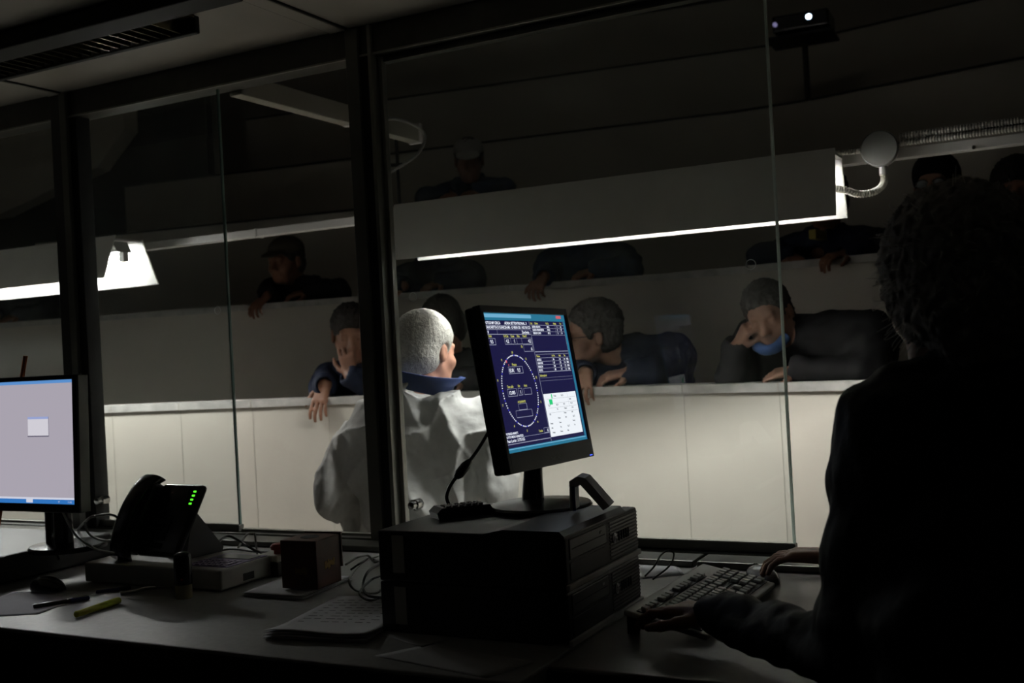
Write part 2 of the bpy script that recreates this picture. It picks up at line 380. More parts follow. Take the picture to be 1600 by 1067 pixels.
# ceiling louvre lamp (off)
cl = thing('ceiling_louvre_lamp', 'unlit louvred strip light on the booth ceiling, top left', 'ceiling lamp', W(-3.0, 2.2, 2.3), -TH)
MB().box((-1.4, -.12, -.05), (1.15, -.03, 0), .004).build('housing', M_alud, cl)
MB().box((-1.4, .09, -.05), (.87, .11, 0), .004).build('side_rail', M_alud, cl)
MB().box((-1.4, -.03, -.008), (.87, .09, 0)).build('back_plate', mat('louvre_back', (.08, .07, .05), .3, .5, metal=.5), cl)
mb = MB()
for k in range(56): mb.box((-1.38 + k * .04, -.03, -.046), (-1.378 + k * .04, .09, -.01))
mb.build('louvre_blades', mat('louvre_metal', (.2, .18, .12), .25, .5, metal=.9), cl)

uvbox((-5.0, 2.57, ZD0), (-.87, 2.664, ZD0 + .016), .003).build('trim_30', M_alu, kind='structure')
uvbox((-.86, 2.57, ZD0), (1.2, 2.664, ZD0 + .016), .003).build('trim_31', M_alu, kind='structure')
# glass front: posts, rails, panes
V0 = 2.70
win = thing('window_1', kind='structure', loc=W(0, V0, 0), rz=-TH)
def wbox(nmn, lo, hi, m, bev=.002, label=None): return MB().box(lo, hi, bev).build(nmn, m, win, label=label)
wbox('head_rail', (-5.2, -.03, 2.215), (2.2, .05, 2.305), M_alu)
wbox('head_track', (-5.2, -.035, 2.213), (2.2, -.028, 2.219), M_alul, .001)
wbox('head_bead', (-1.79, .0, 2.195), (2.2, .03, 2.216), M_alu, .001)
wbox('sill_rail', (-5.2, -.03, .762), (2.2, .06, .785), M_alu)
wbox('sill_track', (-5.2, .0, .785), (2.2, .012, .793), M_alul, .001)
wbox('centre_post', (-1.892, -.04, .765), (-1.848, .04, 2.3), mat('post_grey', (.17, .17, .15), .4, .5, metal=.3))
wbox('post_channel', (-1.848, -.03, .765), (-1.812, .04, 2.3), M_alud)
wbox('post_edge', (-1.812, -.042, .765), (-1.800, .02, 2.3), M_alul, .001)
wbox('pane_edge_profile', (-1.797, -.01, .79), (-1.785, .012, 2.21), M_alul, .001)
wbox('left_post', (-3.165, -.04, .765), (-3.115, .04, 2.3), mat('post_dark', (.06, .06, .055), .4, .5, metal=.3))
wbox('post_channel', (-3.115, -.045, .765), (-3.085, .04, 2.3), MATS['post_grey'])
wbox('post_edge', (-3.085, -.03, .765), (-3.05, .03, 2.3), M_alud)
def pane(idx, u0, u1, z0, z1, holes, knob, v=0, edge_r=True, railed=True, noedge=False):
    w = thing('window_%d' % idx, kind='structure', loc=W(0, V0, 0), rz=-TH)
    MB().quad((u0, v, z0), (u1, v, z0), (u1, v, z1), (u0, v, z1)).build('glass_pane', M_glass, w)
    if railed:
        MB().box((u0, v - .012, .785), (u1 + .004, v + .012, z0 + .002), .002).build('bottom_rail', mat('rail_grey', (.2, .2, .18), .4, .5, metal=.3), w)
        MB().box((u0, v - .013, z0), (u1, v - .009, z0 + .004)).build('rail_bead', M_alul, w)
    if not noedge:
        e = u1 if edge_r else u0
        MB().box((e - .004, v - .004, z0), (e + .0, v + .004, z1)).build('glass_edge', M_edge3 if idx == 3 else M_edge, w)
        MB().box((e + .001, v - .004, z0), (e + .0025, v + .004, z1)).build('edge_highlight', M_edge3 if idx == 3 else M_edge, w)
    for (u, z) in holes:
        MB().torus(.0125, .0013, M=Matrix.Translation((u, v, z)) @ MF).build('finger_hole', mat('ground_glass_rim', (.8, .85, .82), .2, .6), w, True)
    for (u, z) in knob:
        mb = MB(); mb.lathe([(.014, -.02), (.016, -.016), (.016, .012), (.012, .016), (.011, .03), (.004, .032)], 24, M=Matrix.Translation((u, v - .01, z)) @ MF); mb.build('knob', M_chrome, w, True, rnd=30)
    return w
pane(2, -3.05, -2.428, .805, 2.215, [(-2.478, 1.502)], [(-3.035, .877)])
pane(3, -1.79, -.648, .807, 2.21, [(-1.725, 1.494), (-.72, 1.506)], [(-1.745, .886)])
pane(4, -5.15, -3.165, .79, 2.215, [], [], railed=False, noedge=True)

# ------------------------------------------------------------------ desks
ZD = .765
dk = thing('desk', 'long grey desk under the glass holding monitors and phone', 'desk', W(-2.6, 1.66, 0), -TH)
DL = lambda u, v, z: (u + 2.6, v - 1.66, z)
MB().box(DL(-5.0, 1.62, .735), DL(-.865, 2.665, ZD), .004).build('desktop', M_desk, dk)
MB().box(DL(-5.0, 1.618, .715), DL(-.866, 1.64, .758), .003).build('front_edge', M_deskd, dk)
MB().box(DL(-4.9, 2.2, .0), DL(-.9, 2.22, .735)).build('modesty_panel', M_bwall, dk)
for u in (-4.9, -2.9, -.92): MB().box(DL(u, 1.7, 0), DL(u + .035, 2.6, .735), .003).build('leg', M_bwall, dk)
dk2 = thing('desk', 'dark desk at the lower right under the keyboard and hands', 'desk', W(-.1, 1.74, 0), -TH)
DR = lambda u, v, z: (u + .1, v - 1.74, z)
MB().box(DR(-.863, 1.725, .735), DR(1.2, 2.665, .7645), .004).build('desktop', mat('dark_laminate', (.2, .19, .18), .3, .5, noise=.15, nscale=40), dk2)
MB().box(DR(-.864, 1.722, .715), DR(1.2, 1.745, .758), .003).build('front_edge', M_deskd, dk2)
for u in (-.86, 1.15): MB().box(DR(u, 1.78, 0), DR(u + .035, 2.6, .735), .003).build('leg', M_bwall, dk2)

# ------------------------------------------------------------------ desktop computers (stacked pair)
def pc(label, z0, upper):
    p = thing('desktop_computer', label, 'computer', W(-1.29, 1.838, z0), -TH)
    # local: x depth (front face at x=.42), y width 0...38
    w, d, h = .378, .42, .1
    MB().box((0, 0, .001), (d - .035, w, h + .003), .003).build('case', M_pc, p)
    MB().box((d - .035, 0, .004), (d, w, h + .002), .006).build('front_bezel', M_black, p)
    MB().box((d - .002, 0.002, .0), (d + .006, w - .002, .012), .002).build('silver_strip', mat('strip_silver', (.6, .6, .6), .5, .5), p)
    for x in (.05, .33):
        for y in (.04, .33): MB().box((x, y, 0), (x + .02, y + .02, .005)).build('foot', M_rubber, p)
    f = MB()
    for k in range(11): f.box((d - .001, .218, .018 + k * .0072), (d + .0015, .372, .0215 + k * .0072))
    f.build('vent_grille', mat('vent_metal', (.09, .09, .09), .35, .5, metal=.5), p)
    MB().box((d - .001, .02, .055), (d + .0015, .2, .094), .002).build('drive_cover', mat('drive_plastic', (.035, .035, .035), .35, .5), p)
    MB().box((d + .001, .03, .074), (d + .002, .19, .0755)).build('drive_slot', M_dark, p)
    MB().box((d + .001, .165, .08), (d + .0025, .175, .085)).build('eject_button', M_grey, p)
    MB().box((d - .001, .02, .016), (d + .0012, .19, .05), .001).build('lower_cover', M_black, p)
    mb = MB(); mb.lathe([(.011, 0), (.011, .002), (.009, .0025)], 24, M=Matrix.Translation((d + .001, .24, .058)) @ Matrix.Rotation(R(90), 4, 'Y')); bd = mb.build('round_badge', M_silver, p, True, rnd=30)
    me = text_mesh('hp', .02, (-.0075, -.005, .0), bold=.0004); me.transform(Matrix.Translation((d + .0042, .24, .058)) @ Matrix.Rotation(R(90), 4, 'Z') @ Matrix.Rotation(R(90), 4, 'X'))
    link('badge_letters', me, M_black, bd)
    for k in range(5): MB().box((d + .001, .262 + k * .013, .048), (d + .003, .268 + k * .013, .068), .001).build('front_port', M_dark, p)
    # asset stickers on the long side, near the back
    MB().box((.034, -.0008, .018), (.062, .0, .094)).build('sticker', mat('pale_sticker', (.55, .54, .5), .7, .3), p)
    return p
pc('lower black desktop computer standing on the desk under its twin', ZD, False)
p2 = pc('upper black desktop computer carrying the lit monitor', ZD + .104, True)
PT = ZD + .104 + .104
# a thin raised front hood of the upper case
MB().prism([(.235, .100), (.29, .112), (.41, .112), (.42, .103), (.42, .1)], .0, .31, 1).build('front_hood', M_pc, p2)

# ------------------------------------------------------------------ the main monitor
MC = Vector((.0545, 2.449, 1.255)); YAW, TILT, MR = 1.0536, .161, -.017
def monitor(name, label, C, yaw, tilt, roll, W2, H2, side, top, bot, depth, base_loc, base_z, base_r, neck_top, chrome=False):
    t = thing(name, label, 'monitor', (base_loc[0], base_loc[1], base_z), yaw)
    Mi = (Matrix.Translation(t.location) @ Matrix.Rotation(yaw, 4, 'Z')).inverted()
    Rm = Matrix.Rotation(yaw, 4, 'Z') @ Matrix.Rotation(-tilt, 4, 'X') @ Matrix.Rotation(-roll, 4, 'Y')
    Mh = Mi @ Matrix.Translation(C) @ Rm      # head: x right, -y toward viewer, z up
    mb = MB()
    mb.box((-W2 - side, -.003, -H2 - bot), (-W2, .016, H2 + top), .002, M=Mh); mb.box((W2, -.003, -H2 - bot), (W2 + side, .016, H2 + top), .002, M=Mh)
    mb.box((-W2 - .002, -.003, H2), (W2 + .002, .016, H2 + top), .002, M=Mh); mb.box((-W2 - .002, -.003, -H2 - bot), (W2 + .002, .016, -H2), .002, M=Mh)
    mb.build('bezel', mat('bezel_black', (.022, .021, .024), .35, .45), t)
    mb = MB(); 
    x0, x1, z0, z1 = -W2 - side + .001, W2 + side - .001, -H2 - bot + .001, H2 + top - .001
    for (ins, ya, yb2) in ((0, .015, depth * .7), (.03, depth * .7, depth)):
        mb.box((x0 + ins, ya, z0 + ins), (x1 - ins, yb2, z1 - ins), .006, M=Mh)
    mb.build('back_shell', M_black, t)
    bz = MB(); n = 40
    prof = [(base_r, 0), (base_r, .008), (base_r - .004, .013), (base_r * .5, .017), (.03, .02)]
    bz.lathe(prof, n, M=Matrix.Diagonal((1.05, 1.0, 1, 1))); bz.build('base', M_blackg, t, True, rnd=35)
    return t, Mh
base = (.045, 2.385)
mon, Mh = monitor('monitor', 'black monitor showing dark blue auction figures, on the stacked computers', MC, YAW, TILT, MR, .188, .151, .014, .016, .043, .055, base, PT + .001, .112, None)
Mi = (Matrix.Translation(mon.location) @ Matrix.Rotation(YAW, 4, 'Z')).inverted()
nb = Mi @ Vector((.028, 2.425, PT + .014)); nt_ = Mh @ Vector((0, .04, -.12))
mb = MB(); d = (nt_ - nb)
for k in range(1): pass
mb.tube([nb, nb + d * .35, nb + d * .7, nt_], [.026, .022, .021, .024], 16); mb.build('neck', M_blackg, mon, True, rnd=40)
screen = MB().quad(*[Mh @ Vector(p) for p in ((-.188, 0, -.151), (.188, 0, -.151), (.188, 0, .151), (-.188, 0, .151))]).build('screen', mat('screen_navy', (.01, .01, .02), .3, emit=(.011, .010, .052), estr=1.0), mon, label='lit navy screen full of figures')
MS = Mh @ Matrix.Rotation(R(90), 4, 'X')   # screen plane: x right, y up, z toward viewer
def sflat(name, rects, m, lift):
    mb = MB()
    for x0, y0, x1, y1 in rects: mb.quad(*[MS @ Vector(p) for p in ((x0, y0, lift), (x1, y0, lift), (x1, y1, lift), (x0, y1, lift))])
    return mb.build(name, m, screen)
E_white = mat('glow_white', (0, 0, 0), .5, emit=(.8, .84, .95), estr=1.0); E_paper = mat('glow_sheet', (0, 0, 0), .5, emit=(.86, .9, .95), estr=1.0)
E_yel = mat('glow_yellow', (0, 0, 0), .5, emit=(.5, .5, .12), estr=1.0); E_teal = mat('glow_teal', (0, 0, 0), .5, emit=(.022, .17, .28), estr=1.0)
E_tealb = mat('glow_pale_blue', (0, 0, 0), .5, emit=(.16, .42, .62), estr=1.0)
E_blue = mat('glow_blue', (0, 0, 0), .5, emit=(.05, .05, .6), estr=1.2); E_green = mat('glow_green', (0, 0, 0), .5, emit=(.02, .62, .2), estr=1.0)
E_red = mat('glow_red', (0, 0, 0), .5, emit=(.6, .12, .14), estr=1.0); E_dim = mat('glow_grey', (0, 0, 0), .5, emit=(.3, .32, .42), estr=1.0); E_ink = mat('glow_ink', (0, 0, 0), .5, emit=(.16, .18, .2), estr=1.0)
sflat('window_border', [(.175, -.142, .185, .134), (-.188, -.151, .186, -.141), (-.188, .135, .186, .151)], E_teal, .0004)
sflat('title_highlight', [(-.188, .141, .02, .149)], E_tealb, .0007); sflat('lower_highlight', [(-.186, -.1445, .18, -.1425)], E_tealb, .0007)
sflat('close_buttons', [(.142, .142, .168, .149)], E_red, .0007)
# frame lines
ln = []; lw = .0007
def hl(x0, x1, y, w=lw): ln.append((x0, y - w / 2, x1, y + w / 2))
def vl(x, y0, y1, w=lw): ln.append((x - w / 2, y0, x + w / 2, y1))
def bx(x0, x1, y0, y1): hl(x0, x1, y0, .0012); hl(x0, x1, y1); vl(x0, y0, y1); vl(x1, y0, y1, .0012)
hl(-.19, .004, .1235); hl(-.19, .004, .1145, .001); hl(-.19, .004, .104, .0014); vl(-.143, .104, .1145); vl(.006, -.14, .134, .0012)
bx(-.187, -.158, .081, .095); bx(-.118, .003, .082, .0955); vl(-.092, .082, .0955); vl(-.065, .082, .0955); vl(-.043, .082, .0955); bx(-.04, .002, .065, .08)
bx(-.125, -.063, .017, .032); vl(-.1, .017, .032); bx(-.146, -.107, -.032, -.016); bx(-.1, -.083, -.031, -.016); bx(-.075, -.042, -.031, -.017)
bx(-.111, -.075, -.063, -.05); bx(-.127, -.056, -.079, -.064); hl(-.188, .004, -.133, .0016); hl(-.125, .005, -.121); bx(-.018, .004, -.12, -.109)
for y in (.1255, .118, .1105, .102): hl(.009, .174, y)
for x in (.1, .13, .15): vl(x, .102, .1255)
hl(.009, .172, .0635, .0018); hl(.009, .172, .0575); 
for y in (.049, .041, .033, .025): hl(.009, .17, y)
hl(.009, .17, .0165, .0016)
for x in (.085, .118, .14): vl(x, .0165, .049)
hl(.009, .17, .003, .0004); hl(.009, .17, -.004, .0004); vl(.1735, .02, .134, .0006)
sflat('frame_lines', ln, E_dim, .0005)
sflat('white_sheet', [(.009, -.132, .17, -.034)], E_paper, .0005)
sflat('green_marks', [(.03, -.0595, .046, -.0475), (.044, -.0455, .049, -.036)], E_green, .0009)
w, b, rd = [], [], []
for k in range(90):
    a = 2 * math.pi * k / 90; x = -.091 + .0755 * math.sin(a); y = -.0215 + .0785 * math.cos(a)
    q = (x - .0016, y - .0014, x + .0016, y + .0014)
    (b if k % 15 in (0, 4, 8) else w).append(q)
sflat('oval_dots', w, E_white, .0008); sflat('oval_blue_dots', b, E_blue, .0008); sflat('oval_red_mark', [(-.131, .041, -.126, .047), (-.122, .034, -.12, .038)], E_red, .0009)
def stext(name, items, m, lift=.001):
    me = join_meshes([text_mesh(t, s, (x, y, lift), sx=sx, bold=.00025) for t, x, y, s, sx in items]); me.transform(MS)
    return link(name, me, m, screen)
stext('white_writing', [('POTUS MP CIRCA', -.190, .126, .0085, .98), ('ADRIA SETTENTRIONAL. 3', -.106, .126, .0085, .98), ('ZANCHETTA D SUASCIA MB - G VRIN GR - NO IN CO', -.190, .1165, .0085, .96),
    ('8', -.184, .106, .0085, 1), ('Zanchetta', -.036, .106, .0085, .95), ('9.5', -.18, .084, .011, .9), ('4.2', -.113, .085, .011, .9), ('1', -.079, .085, .011, 1), ('4.2', -.014, .085, .011, .9), ('6', -.008, .067, .011, 1),
    ('EUR', -.123, .02, .0115, .95), ('9.3', -.088, .02, .0115, .9), ('12.085', -.142, -.028, .0105, .95), ('1', -.094, -.028, .0105, 1), ('6', -.004, -.118, .009, 1),
    ('POTENZA MARITT.', -.187, -.113, .0065, .95), ('LOTTO MEDIO ADRIATICO', -.187, -.120, .0065, .9), ('Peso Lordo : 5.775 KG', -.187, -.129, .009, .9),
    ('SOFIA NUOVO', .016, .1195, .0065, .9), ('GUIDO FRANCESCO', .016, .1122, .0065, .9), ('SERGIO CAPO', .016, .1045, .0065, .9), ('88 2', .088, .1195, .0065, .9), ('80 21', .088, .1122, .0065, .9), ('85 5', .088, .1045, .0065, .9),
    ('1', .137, .1195, .0065, .9), ('2', .137, .1122, .0065, .9), ('5', .137, .1045, .0065, .9), ('12', .155, .1195, .0065, .9), ('27', .155, .1122, .0065, .9), ('14', .155, .1045, .0065, .9),
    ('SAVELLI', .010, .0425, .0065, .9), ('SABATINI', .010, .0347, .0065, .9), ('MARCHI', .010, .0267, .0065, .9), ('ROCCI', .010, .0187, .0065, .9)] +
    [('%s' % t, x, y, .0065, .9) for y, row in ((.0425, ('84', '42', '18', '1950')), (.0347, ('87', '33', '16', '1882')), (.0267, ('88', '10', '12', '1850')), (.0187, ('88', '17', '11', '1786'))) for x, t in zip((.088, .12, .142, .154), row)], E_white)
stext('yellow_writing', [('Unit', -.184, .0975, .008, .9), ('Kg/Cas', -.12, .0975, .008, .85), ('Casse', -.09, .0975, .008, .8), ('Rim.', -.062, .0975, .008, .85), ('Peso/T', -.036, .0975, .008, .85), ('St', -.052, .0735, .008, 1),
    ('Prezzo', -.107, .034, .008, .9), ('Tara collo', -.145, -.0135, .0075, .85), ('Div', -.099, -.0135, .0075, .85), ('Antic', -.072, -.0135, .0075, .85), ('ACQUIRENTE', -.112, -.0478, .0065, .85), ('Totale', -.043, -.117, .0075, .9),
    ('10', -.1, .061, .007, 1), ('9', -.149, .045, .007, 1), ('11', -.044, .046, .007, 1), ('12', -.013, .003, .007, 1), ('8', -.181, .002, .007, 1), ('7', -.179, -.052, .007, 1), ('6', -.147, -.098, .007, 1), ('5', -.096, -.112, .007, 1), ('4', -.042, -.096, .007, 1), ('3', -.011, -.053, .007, 1),
    ('Cod.', .010, .1275, .0065, .8), ('Cliente', .03, .1275, .0065, .85), ('Kg Cs', .085, .1275, .0065, .85), ('Media', .123, .1275, .0065, .85), ('Tot', .155, .1275, .0065, .85),
    ('Cliente', .010, .051, .0065, .85), ('Kg Prz', .085, .051, .0065, .85), ('Med', .12, .051, .0065, .85), ('Tot', .145, .051, .0065, .85), ('Informazioni', .010, .006, .0075, .85)], E_yel)
random.seed(9)
it = []
for r_ in range(9):
    for c_ in range(4):
        if random.random() < .72: it.append((random.choice(['Prezzo', 'Kg 12', 'Cassa', '0.00', 'Lotto', 'Tot', '11:42', 'Rim.']), .02 + c_ * .037 + random.uniform(-.004, .004), -.042 - r_ * .0103, .005, .9))
it = [i for i in it if not (i[1] < .052 and i[2] > -.062)]
stext('sheet_writing', it, E_ink, .0011)
sflat('sheet_rules', [(.02, y, .165, y + .0004) for y in (-.0465, -.0575, -.0675, -.0785)] + [(.125, -.07, .1254, -.034)], E_ink, .0009)
# bezel marks
me = text_mesh('SAMSUNG', .0105, (0, 0, 0), 'CENTER', bold=.0002); me.transform(Mh @ Matrix.Translation((.008, -.0036, -.183)) @ Matrix.Rotation(R(90), 4, 'X')); link('bezel_letters', me, mat('logo_grey', (.28, .28, .3), .5, .4), mon)
MB().box((.178, -.0042, -.1905), (.19, -.003, -.1885), .0004, M=Mh).build('power_light', mat('blue_led', (0, 0, .1), .4, emit=(.05, .1, 1), estr=2.5), mon)
# cable with ferrite
cp = spline([atY(765, 672, 2.58), atY(745, 705, 2.55), atY(722, 735, 2.5), atY(706, 755, 2.48), atY(698, 775, 2.47), atY(702, 790, 2.47)], 8)
vc = thing('video_cable', 'black cable hanging behind the monitor, with a thick ferrite', 'cable', cp[-1])
off = [p - cp[-1] for p in cp]
MB().tube(off, .0042, 10).build('lead', M_rubber, vc, True)
MB().tube([off[12], off[14], off[18], off[20]], [.007, .0115, .0115, .007], 14).build('ferrite', M_black, vc, True, rnd=40)
# handset-like remote on the computer
a, b = atz(692, 812, PT), atz(768, 803, PT); dd = (b - a); ang = math.atan2(dd.y, dd.x)
rm = thing('remote_control', 'black remote control lying left of the monitor base', 'remote', ((a + b) / 2).to_tuple(), ang)
L2 = dd.length / 2
MB().prism([(-L2 - .008, .0), (L2, 0), (L2 + .004, .012), (L2 - .002, .022), (-L2, .024), (-L2 - .012, .014)], .0, .055, 1).build('case', M_blackg, rm)
for i in range(6):
    for j in range(3): MB().box((-L2 + .012 + i * .015, .008 + j * .014, .0215), (-L2 + .022 + i * .015, .018 + j * .014, .0262), .001).build('button', mat('key_grey', (.05, .05, .05), .4, .5), rm)
# folded card
fc = thing('folded_card', 'grey folded card standing tent-like on the monitor base', 'card', atz(905, 795, PT + .018), R(-14))
MB().prism([(-.014, 0), (-.006, .0), (-.005, .046), (.010, .052), (.054, .0), (.068, .008), (.034, .050), (.020, .066), (.004, .070), (-.013, .060)], -.025, .035, 1).build('card_fold', mat('grey_card', (.72, .72, .74), .7, .3), fc)
MB().box((-.0085, -.0265, .0), (-.002, -.0245, .05)).build('inner_label', mat('blue_label', (.05, .07, .3), .6, .3), fc)

# ------------------------------------------------------------------ left monitor
LC = W(-2.58, 1.94, 1.15) 
P = atY(115, 690, 2.75)
LW, LH = .205, .158
LC = Vector((P.x, P.y, P.z)) - Vector((CT, -ST, 0)) * LW
lm, Lh = monitor('monitor', 'black monitor with a pale desktop at the left edge', LC, -TH, R(2), 0, LW, LH, .014, .012, .022, .045, (LC.x + .06, LC.y + .13), ZD + .082, .10, None)
Li = (Matrix.Translation(lm.location) @ Matrix.Rotation(-TH, 4, 'Z')).inverted()
nb = Vector((0, 0, .015)); nt_ = Lh @ Vector((-.0, .03, -.1))
MB().box((-.055 , -.03, .01), (.03, .0, .14), .008).build('neck', M_blackg, lm)
MB().box((LW + .0145, -.001, -LH - .02), (LW + .022, .03, LH + .01), .001, M=Lh).build('silver_side', mat('side_silver', (.25, .25, .24), .4, .5, metal=.3), lm)
ls = MB().quad(*[Lh @ Vector(p) for p in ((-LW, 0, -LH), (LW, 0, -LH), (LW, 0, LH), (-LW, 0, LH))]).build('screen', mat('desktop_glow', (0, 0, 0), .4, emit=(.39, .36, .42), estr=1), lm, label='lit pale lilac screen')
LS = Lh @ Matrix.Rotation(R(90), 4, 'X')
def lflat(name, rects, c, lift):
    mb = MB()
    for x0, y0, x1, y1 in rects: mb.quad(*[LS @ Vector(p) for p in ((x0, y0, lift), (x1, y0, lift), (x1, y1, lift), (x0, y1, lift))])
    return mb.build(name, mat('lglow_' + name, (0, 0, 0), .5, emit=c, estr=1), ls)
lflat('title_bar', [(-LW, LH - .008, LW, LH)], (.1, .27, .6), .0005)
lflat('task_bar', [(-LW, -LH, LW, -LH + .011)], (.03, .17, .5), .0005)
lflat('task_light', [(-LW, -LH + .011, LW, -LH + .016), (LW - .18, -LH + .002, LW - .155, -LH + .011)], (.6, .62, .72), .0006)
lflat('dialog_box', [(LW - .168, .016, LW - .09, .065)], (.62, .6, .66), .0006)
lflat('dialog_title', [(LW - .168, .059, LW - .09, .065)], (.3, .36, .62), .0009)
lflat('dialog_edge', [(LW - .169, .0135, LW - .089, .0165), (LW - .0905, .014, LW - .0888, .065)], (.14, .13, .18), .0009)
me = join_meshes([text_mesh('11:42', .007, (LW - .026, -LH + .003, .001)), text_mesh('IT', .007, (LW - .06, -LH + .003, .001))]); me.transform(LS); link('clock_writing', me, mat('lglow_task_light', (0, 0, 0)), ls)
bb = thing('desktop_computer', 'flat black computer lying under the left monitor', 'computer', W(-3.05, 1.90, ZD), -TH)
MB().box((-.1, 0, .004), (.46, .42, .078), .006).build('case', M_black, bb)
MB().box((-.09, -.004, .006), (.45, .003, .075), .004).build('front_bezel', M_blackg, bb)
MB().box((.05, -.006, .045), (.22, -.003, .062), .001).build('drive_cover', M_pc, bb)
for x in (-.05, .4):
    for y in (.04, .36): MB().box((x, y, 0), (x + .02, y + .02, .005)).build('foot', M_rubber, bb)
# orange stick behind the monitor
o = MB().tube([atY(40, 556, 3.0), atY(-8, 850, 2.95)], .006, 8).build('orange_stick', mat('orange_paint', (.6, .16, .04), .5, .4)); tag(o, 'thin orange stick poking up behind the left monitor', 'stick')

# ------------------------------------------------------------------ phone, weighing keypad and other desk things
dv = thing('keypad_device', 'flat beige box with a keypad, the phone standing on it', 'device', W(-2.38, 2.035, ZD), -TH)
MB().box((0, 0, .003), (.478, .2, .055), .005).build('casing', mat('device_beige', (.42, .41, .38), .5, .4, noise=.1), dv)
MB().box((.33, .03, .0545), (.47, .185, .0565), .001).build('keypad_panel', mat('purple_panel', (.2, .16, .3), .5, .4), dv)
for i in range(6):
    for j in range(4): MB().box((.338 + i * .021, .036 + j * .018, .056), (.353 + i * .021, .049 + j * .018, .059), .001).build('key', mat('lilac_key', (.34, .28, .42), .5, .4), dv)
MB().box((.35, .125, .056), (.46, .17, .0585), .001).build('display', mat('display_pane', (.35, .37, .36), .2, .5), dv)
MB().box((.476, .08, .012), (.4795, .12, .03)).build('side_socket', M_dark, dv)
for x in (.02, .44):
    for y in (.02, .17): MB().lathe([(.01, 0), (.01, .004)], 12, M=Matrix.Translation((x, y, 0))).build('foot', M_rubber, dv)

ZP = ZD + .056
phl = atz(245, 868, ZP + .01)
ph = thing('desk_phone', 'black desk phone tilted on its stand, four green lights', 'phone', (phl.x, phl.y, ZP), R(-32))
tiltM = Matrix.Rotation(R(58), 4, 'X')    # x right, y up the face, z out of the face
bodyM = Matrix.Translation((0, -.02, .012)) @ tiltM
mb = MB(); mb.box((-.055, 0, -.012), (.105, .205, .010), .011, M=bodyM, seg=3); mb.build('body', M_blackg, ph)
mb = MB(); mb.box((-.112, -.0, -.014), (-.05, .2, .045), .014, M=bodyM, seg=3); mb.build('cradle', M_black, ph)
# arched handset
hs = []
for k in range(17):
    t = k / 16; y = -.02 + .235 * t; z = .02 + .042 * math.sin(math.pi * min(max(t, 0), 1)) ** .8
    hs.append((t, y, z))
mb = MB(); rings = []
for t, y, z in hs:
    w_ = .026 + .006 * abs(math.cos(math.pi * t)) ** 2; th_ = .012 + .010 * abs(math.cos(math.pi * t)) ** 3
    ring = []
    for k in range(14):
        a = 2 * math.pi * k / 14
        p = Vector((-.083 + w_ * math.copysign(abs(math.cos(a)) ** .7, math.cos(a)), y, z + th_ * math.copysign(abs(math.sin(a)) ** .7, math.sin(a))))
        ring.append(mb.bm.verts.new(bodyM @ p))
    rings.append(ring)
for a_, b_ in zip(rings, rings[1:]):
    for i in range(14): mb.bm.faces.new((a_[i], a_[(i + 1) % 14], b_[(i + 1) % 14], b_[i]))
mb.bm.faces.new(rings[0][::-1]); mb.bm.faces.new(rings[-1]); mb.build('handset', M_blackg, ph, True, rnd=50)
mb = MB(); mb.box((-.03, .13, .0095), (.06, .19, .0112), .001, M=bodyM); mb.build('display', mat('phone_display', (.02, .022, .02), .15, .5), ph)
for i in range(4):
    for j in range(3): MB().box((-.03 + j * .024, .02 + i * .022, .0095), (-.012 + j * .024, .034 + i * .022, .0135), .0015, M=bodyM).build('key', M_black, ph)
for k in range(4):
    MB().box((.077 , .145 + k * .0115, .0095), (.087, .150 + k * .0115, .0115), .0008, M=bodyM).build('line_light', mat('green_led', (0, .1, 0), .4, emit=(.12, 1, .03), estr=1.1), ph, label='green lit lamp')
mb = MB(); mb.prism([(.02, 0), (.145, 0), (.15, .012), (.065, .115), (.045, .1)], .02, .09, 0); mb.build('stand', mat('stand_grey', (.06, .06, .062), .4, .4), ph)

# standing capped stick
gp = atz(288, 934, ZD)
gs = thing('glue_stick', 'short upright black-capped stick with a tan foot', 'glue stick', gp)
MB().lathe([(.019, 0), (.020, .002), (.020, .034), (.0185, .036)], 24).build('barrel', mat('tan_barrel', (.5, .45, .28), .5, .4), gs, True, rnd=30)
MB().lathe([(.0215, .034), (.0215, .10), (.019, .107), (.012, .111), (.004, .112)], 24).build('cap', M_blackg, gs, True, rnd=40)
MB().lathe([(.003, 0), (.003, .0006)], 10, M=Matrix.Translation((.003, -.0213, .048)) @ MF).build('red_dot', mat('red_dot', (.5, .04, .02), .5), gs)
# pens
def pen(name, label, cat, a, b, r, m, mcap=None, capn='cap', clip=False):
    a, b = Vector(a), Vector(b); d = (b - a); L = d.length
    t = thing(name, label, cat, a); t.rotation_euler = (0, 0, math.atan2(d.y, d.x))
    X = lambda s: (s * L, 0, r)
    MB().tube([X(0), X(.02), X(.66), X(.665)], [r * .6, r * .9, r * .95, r * .9], 12).build('barrel', m, t, True, rnd=40)
    MB().tube([X(.66), X(.67), X(.97), X(1)], [r * .9, r * 1.05, r, r * .7], 12).build(capn, mcap or m, t, True, rnd=40)
    if clip: MB().box((L * .7, -.002, r * 1.9), (L * .95, .002, r * 2.2)).build('clip', M_chrome, t)
    return t
pen('highlighter', 'yellow highlighter lying at the front of the desk', 'highlighter', atz(118, 966, ZD), atz(187, 943, ZD), .0085, mat('yellow_plastic', (.62, .64, .02), .35, .5), mat('yellow_cap', (.7, .75, .06), .3, .5))
pen('ballpoint_pen', 'dark pen with a blue end lying beside the yellow highlighter', 'pen', atz(52, 951, ZD), atz(140, 937, ZD), .0055, M_blackg, mat('blue_plastic', (.02, .03, .18), .3, .5), clip=True)
pen('ballpoint_pen', 'blue pen lying in front of the keypad box', 'pen', atz(150, 928, ZD), atz(205, 921, ZD), .005, MATS['blue_plastic'], M_blackg)
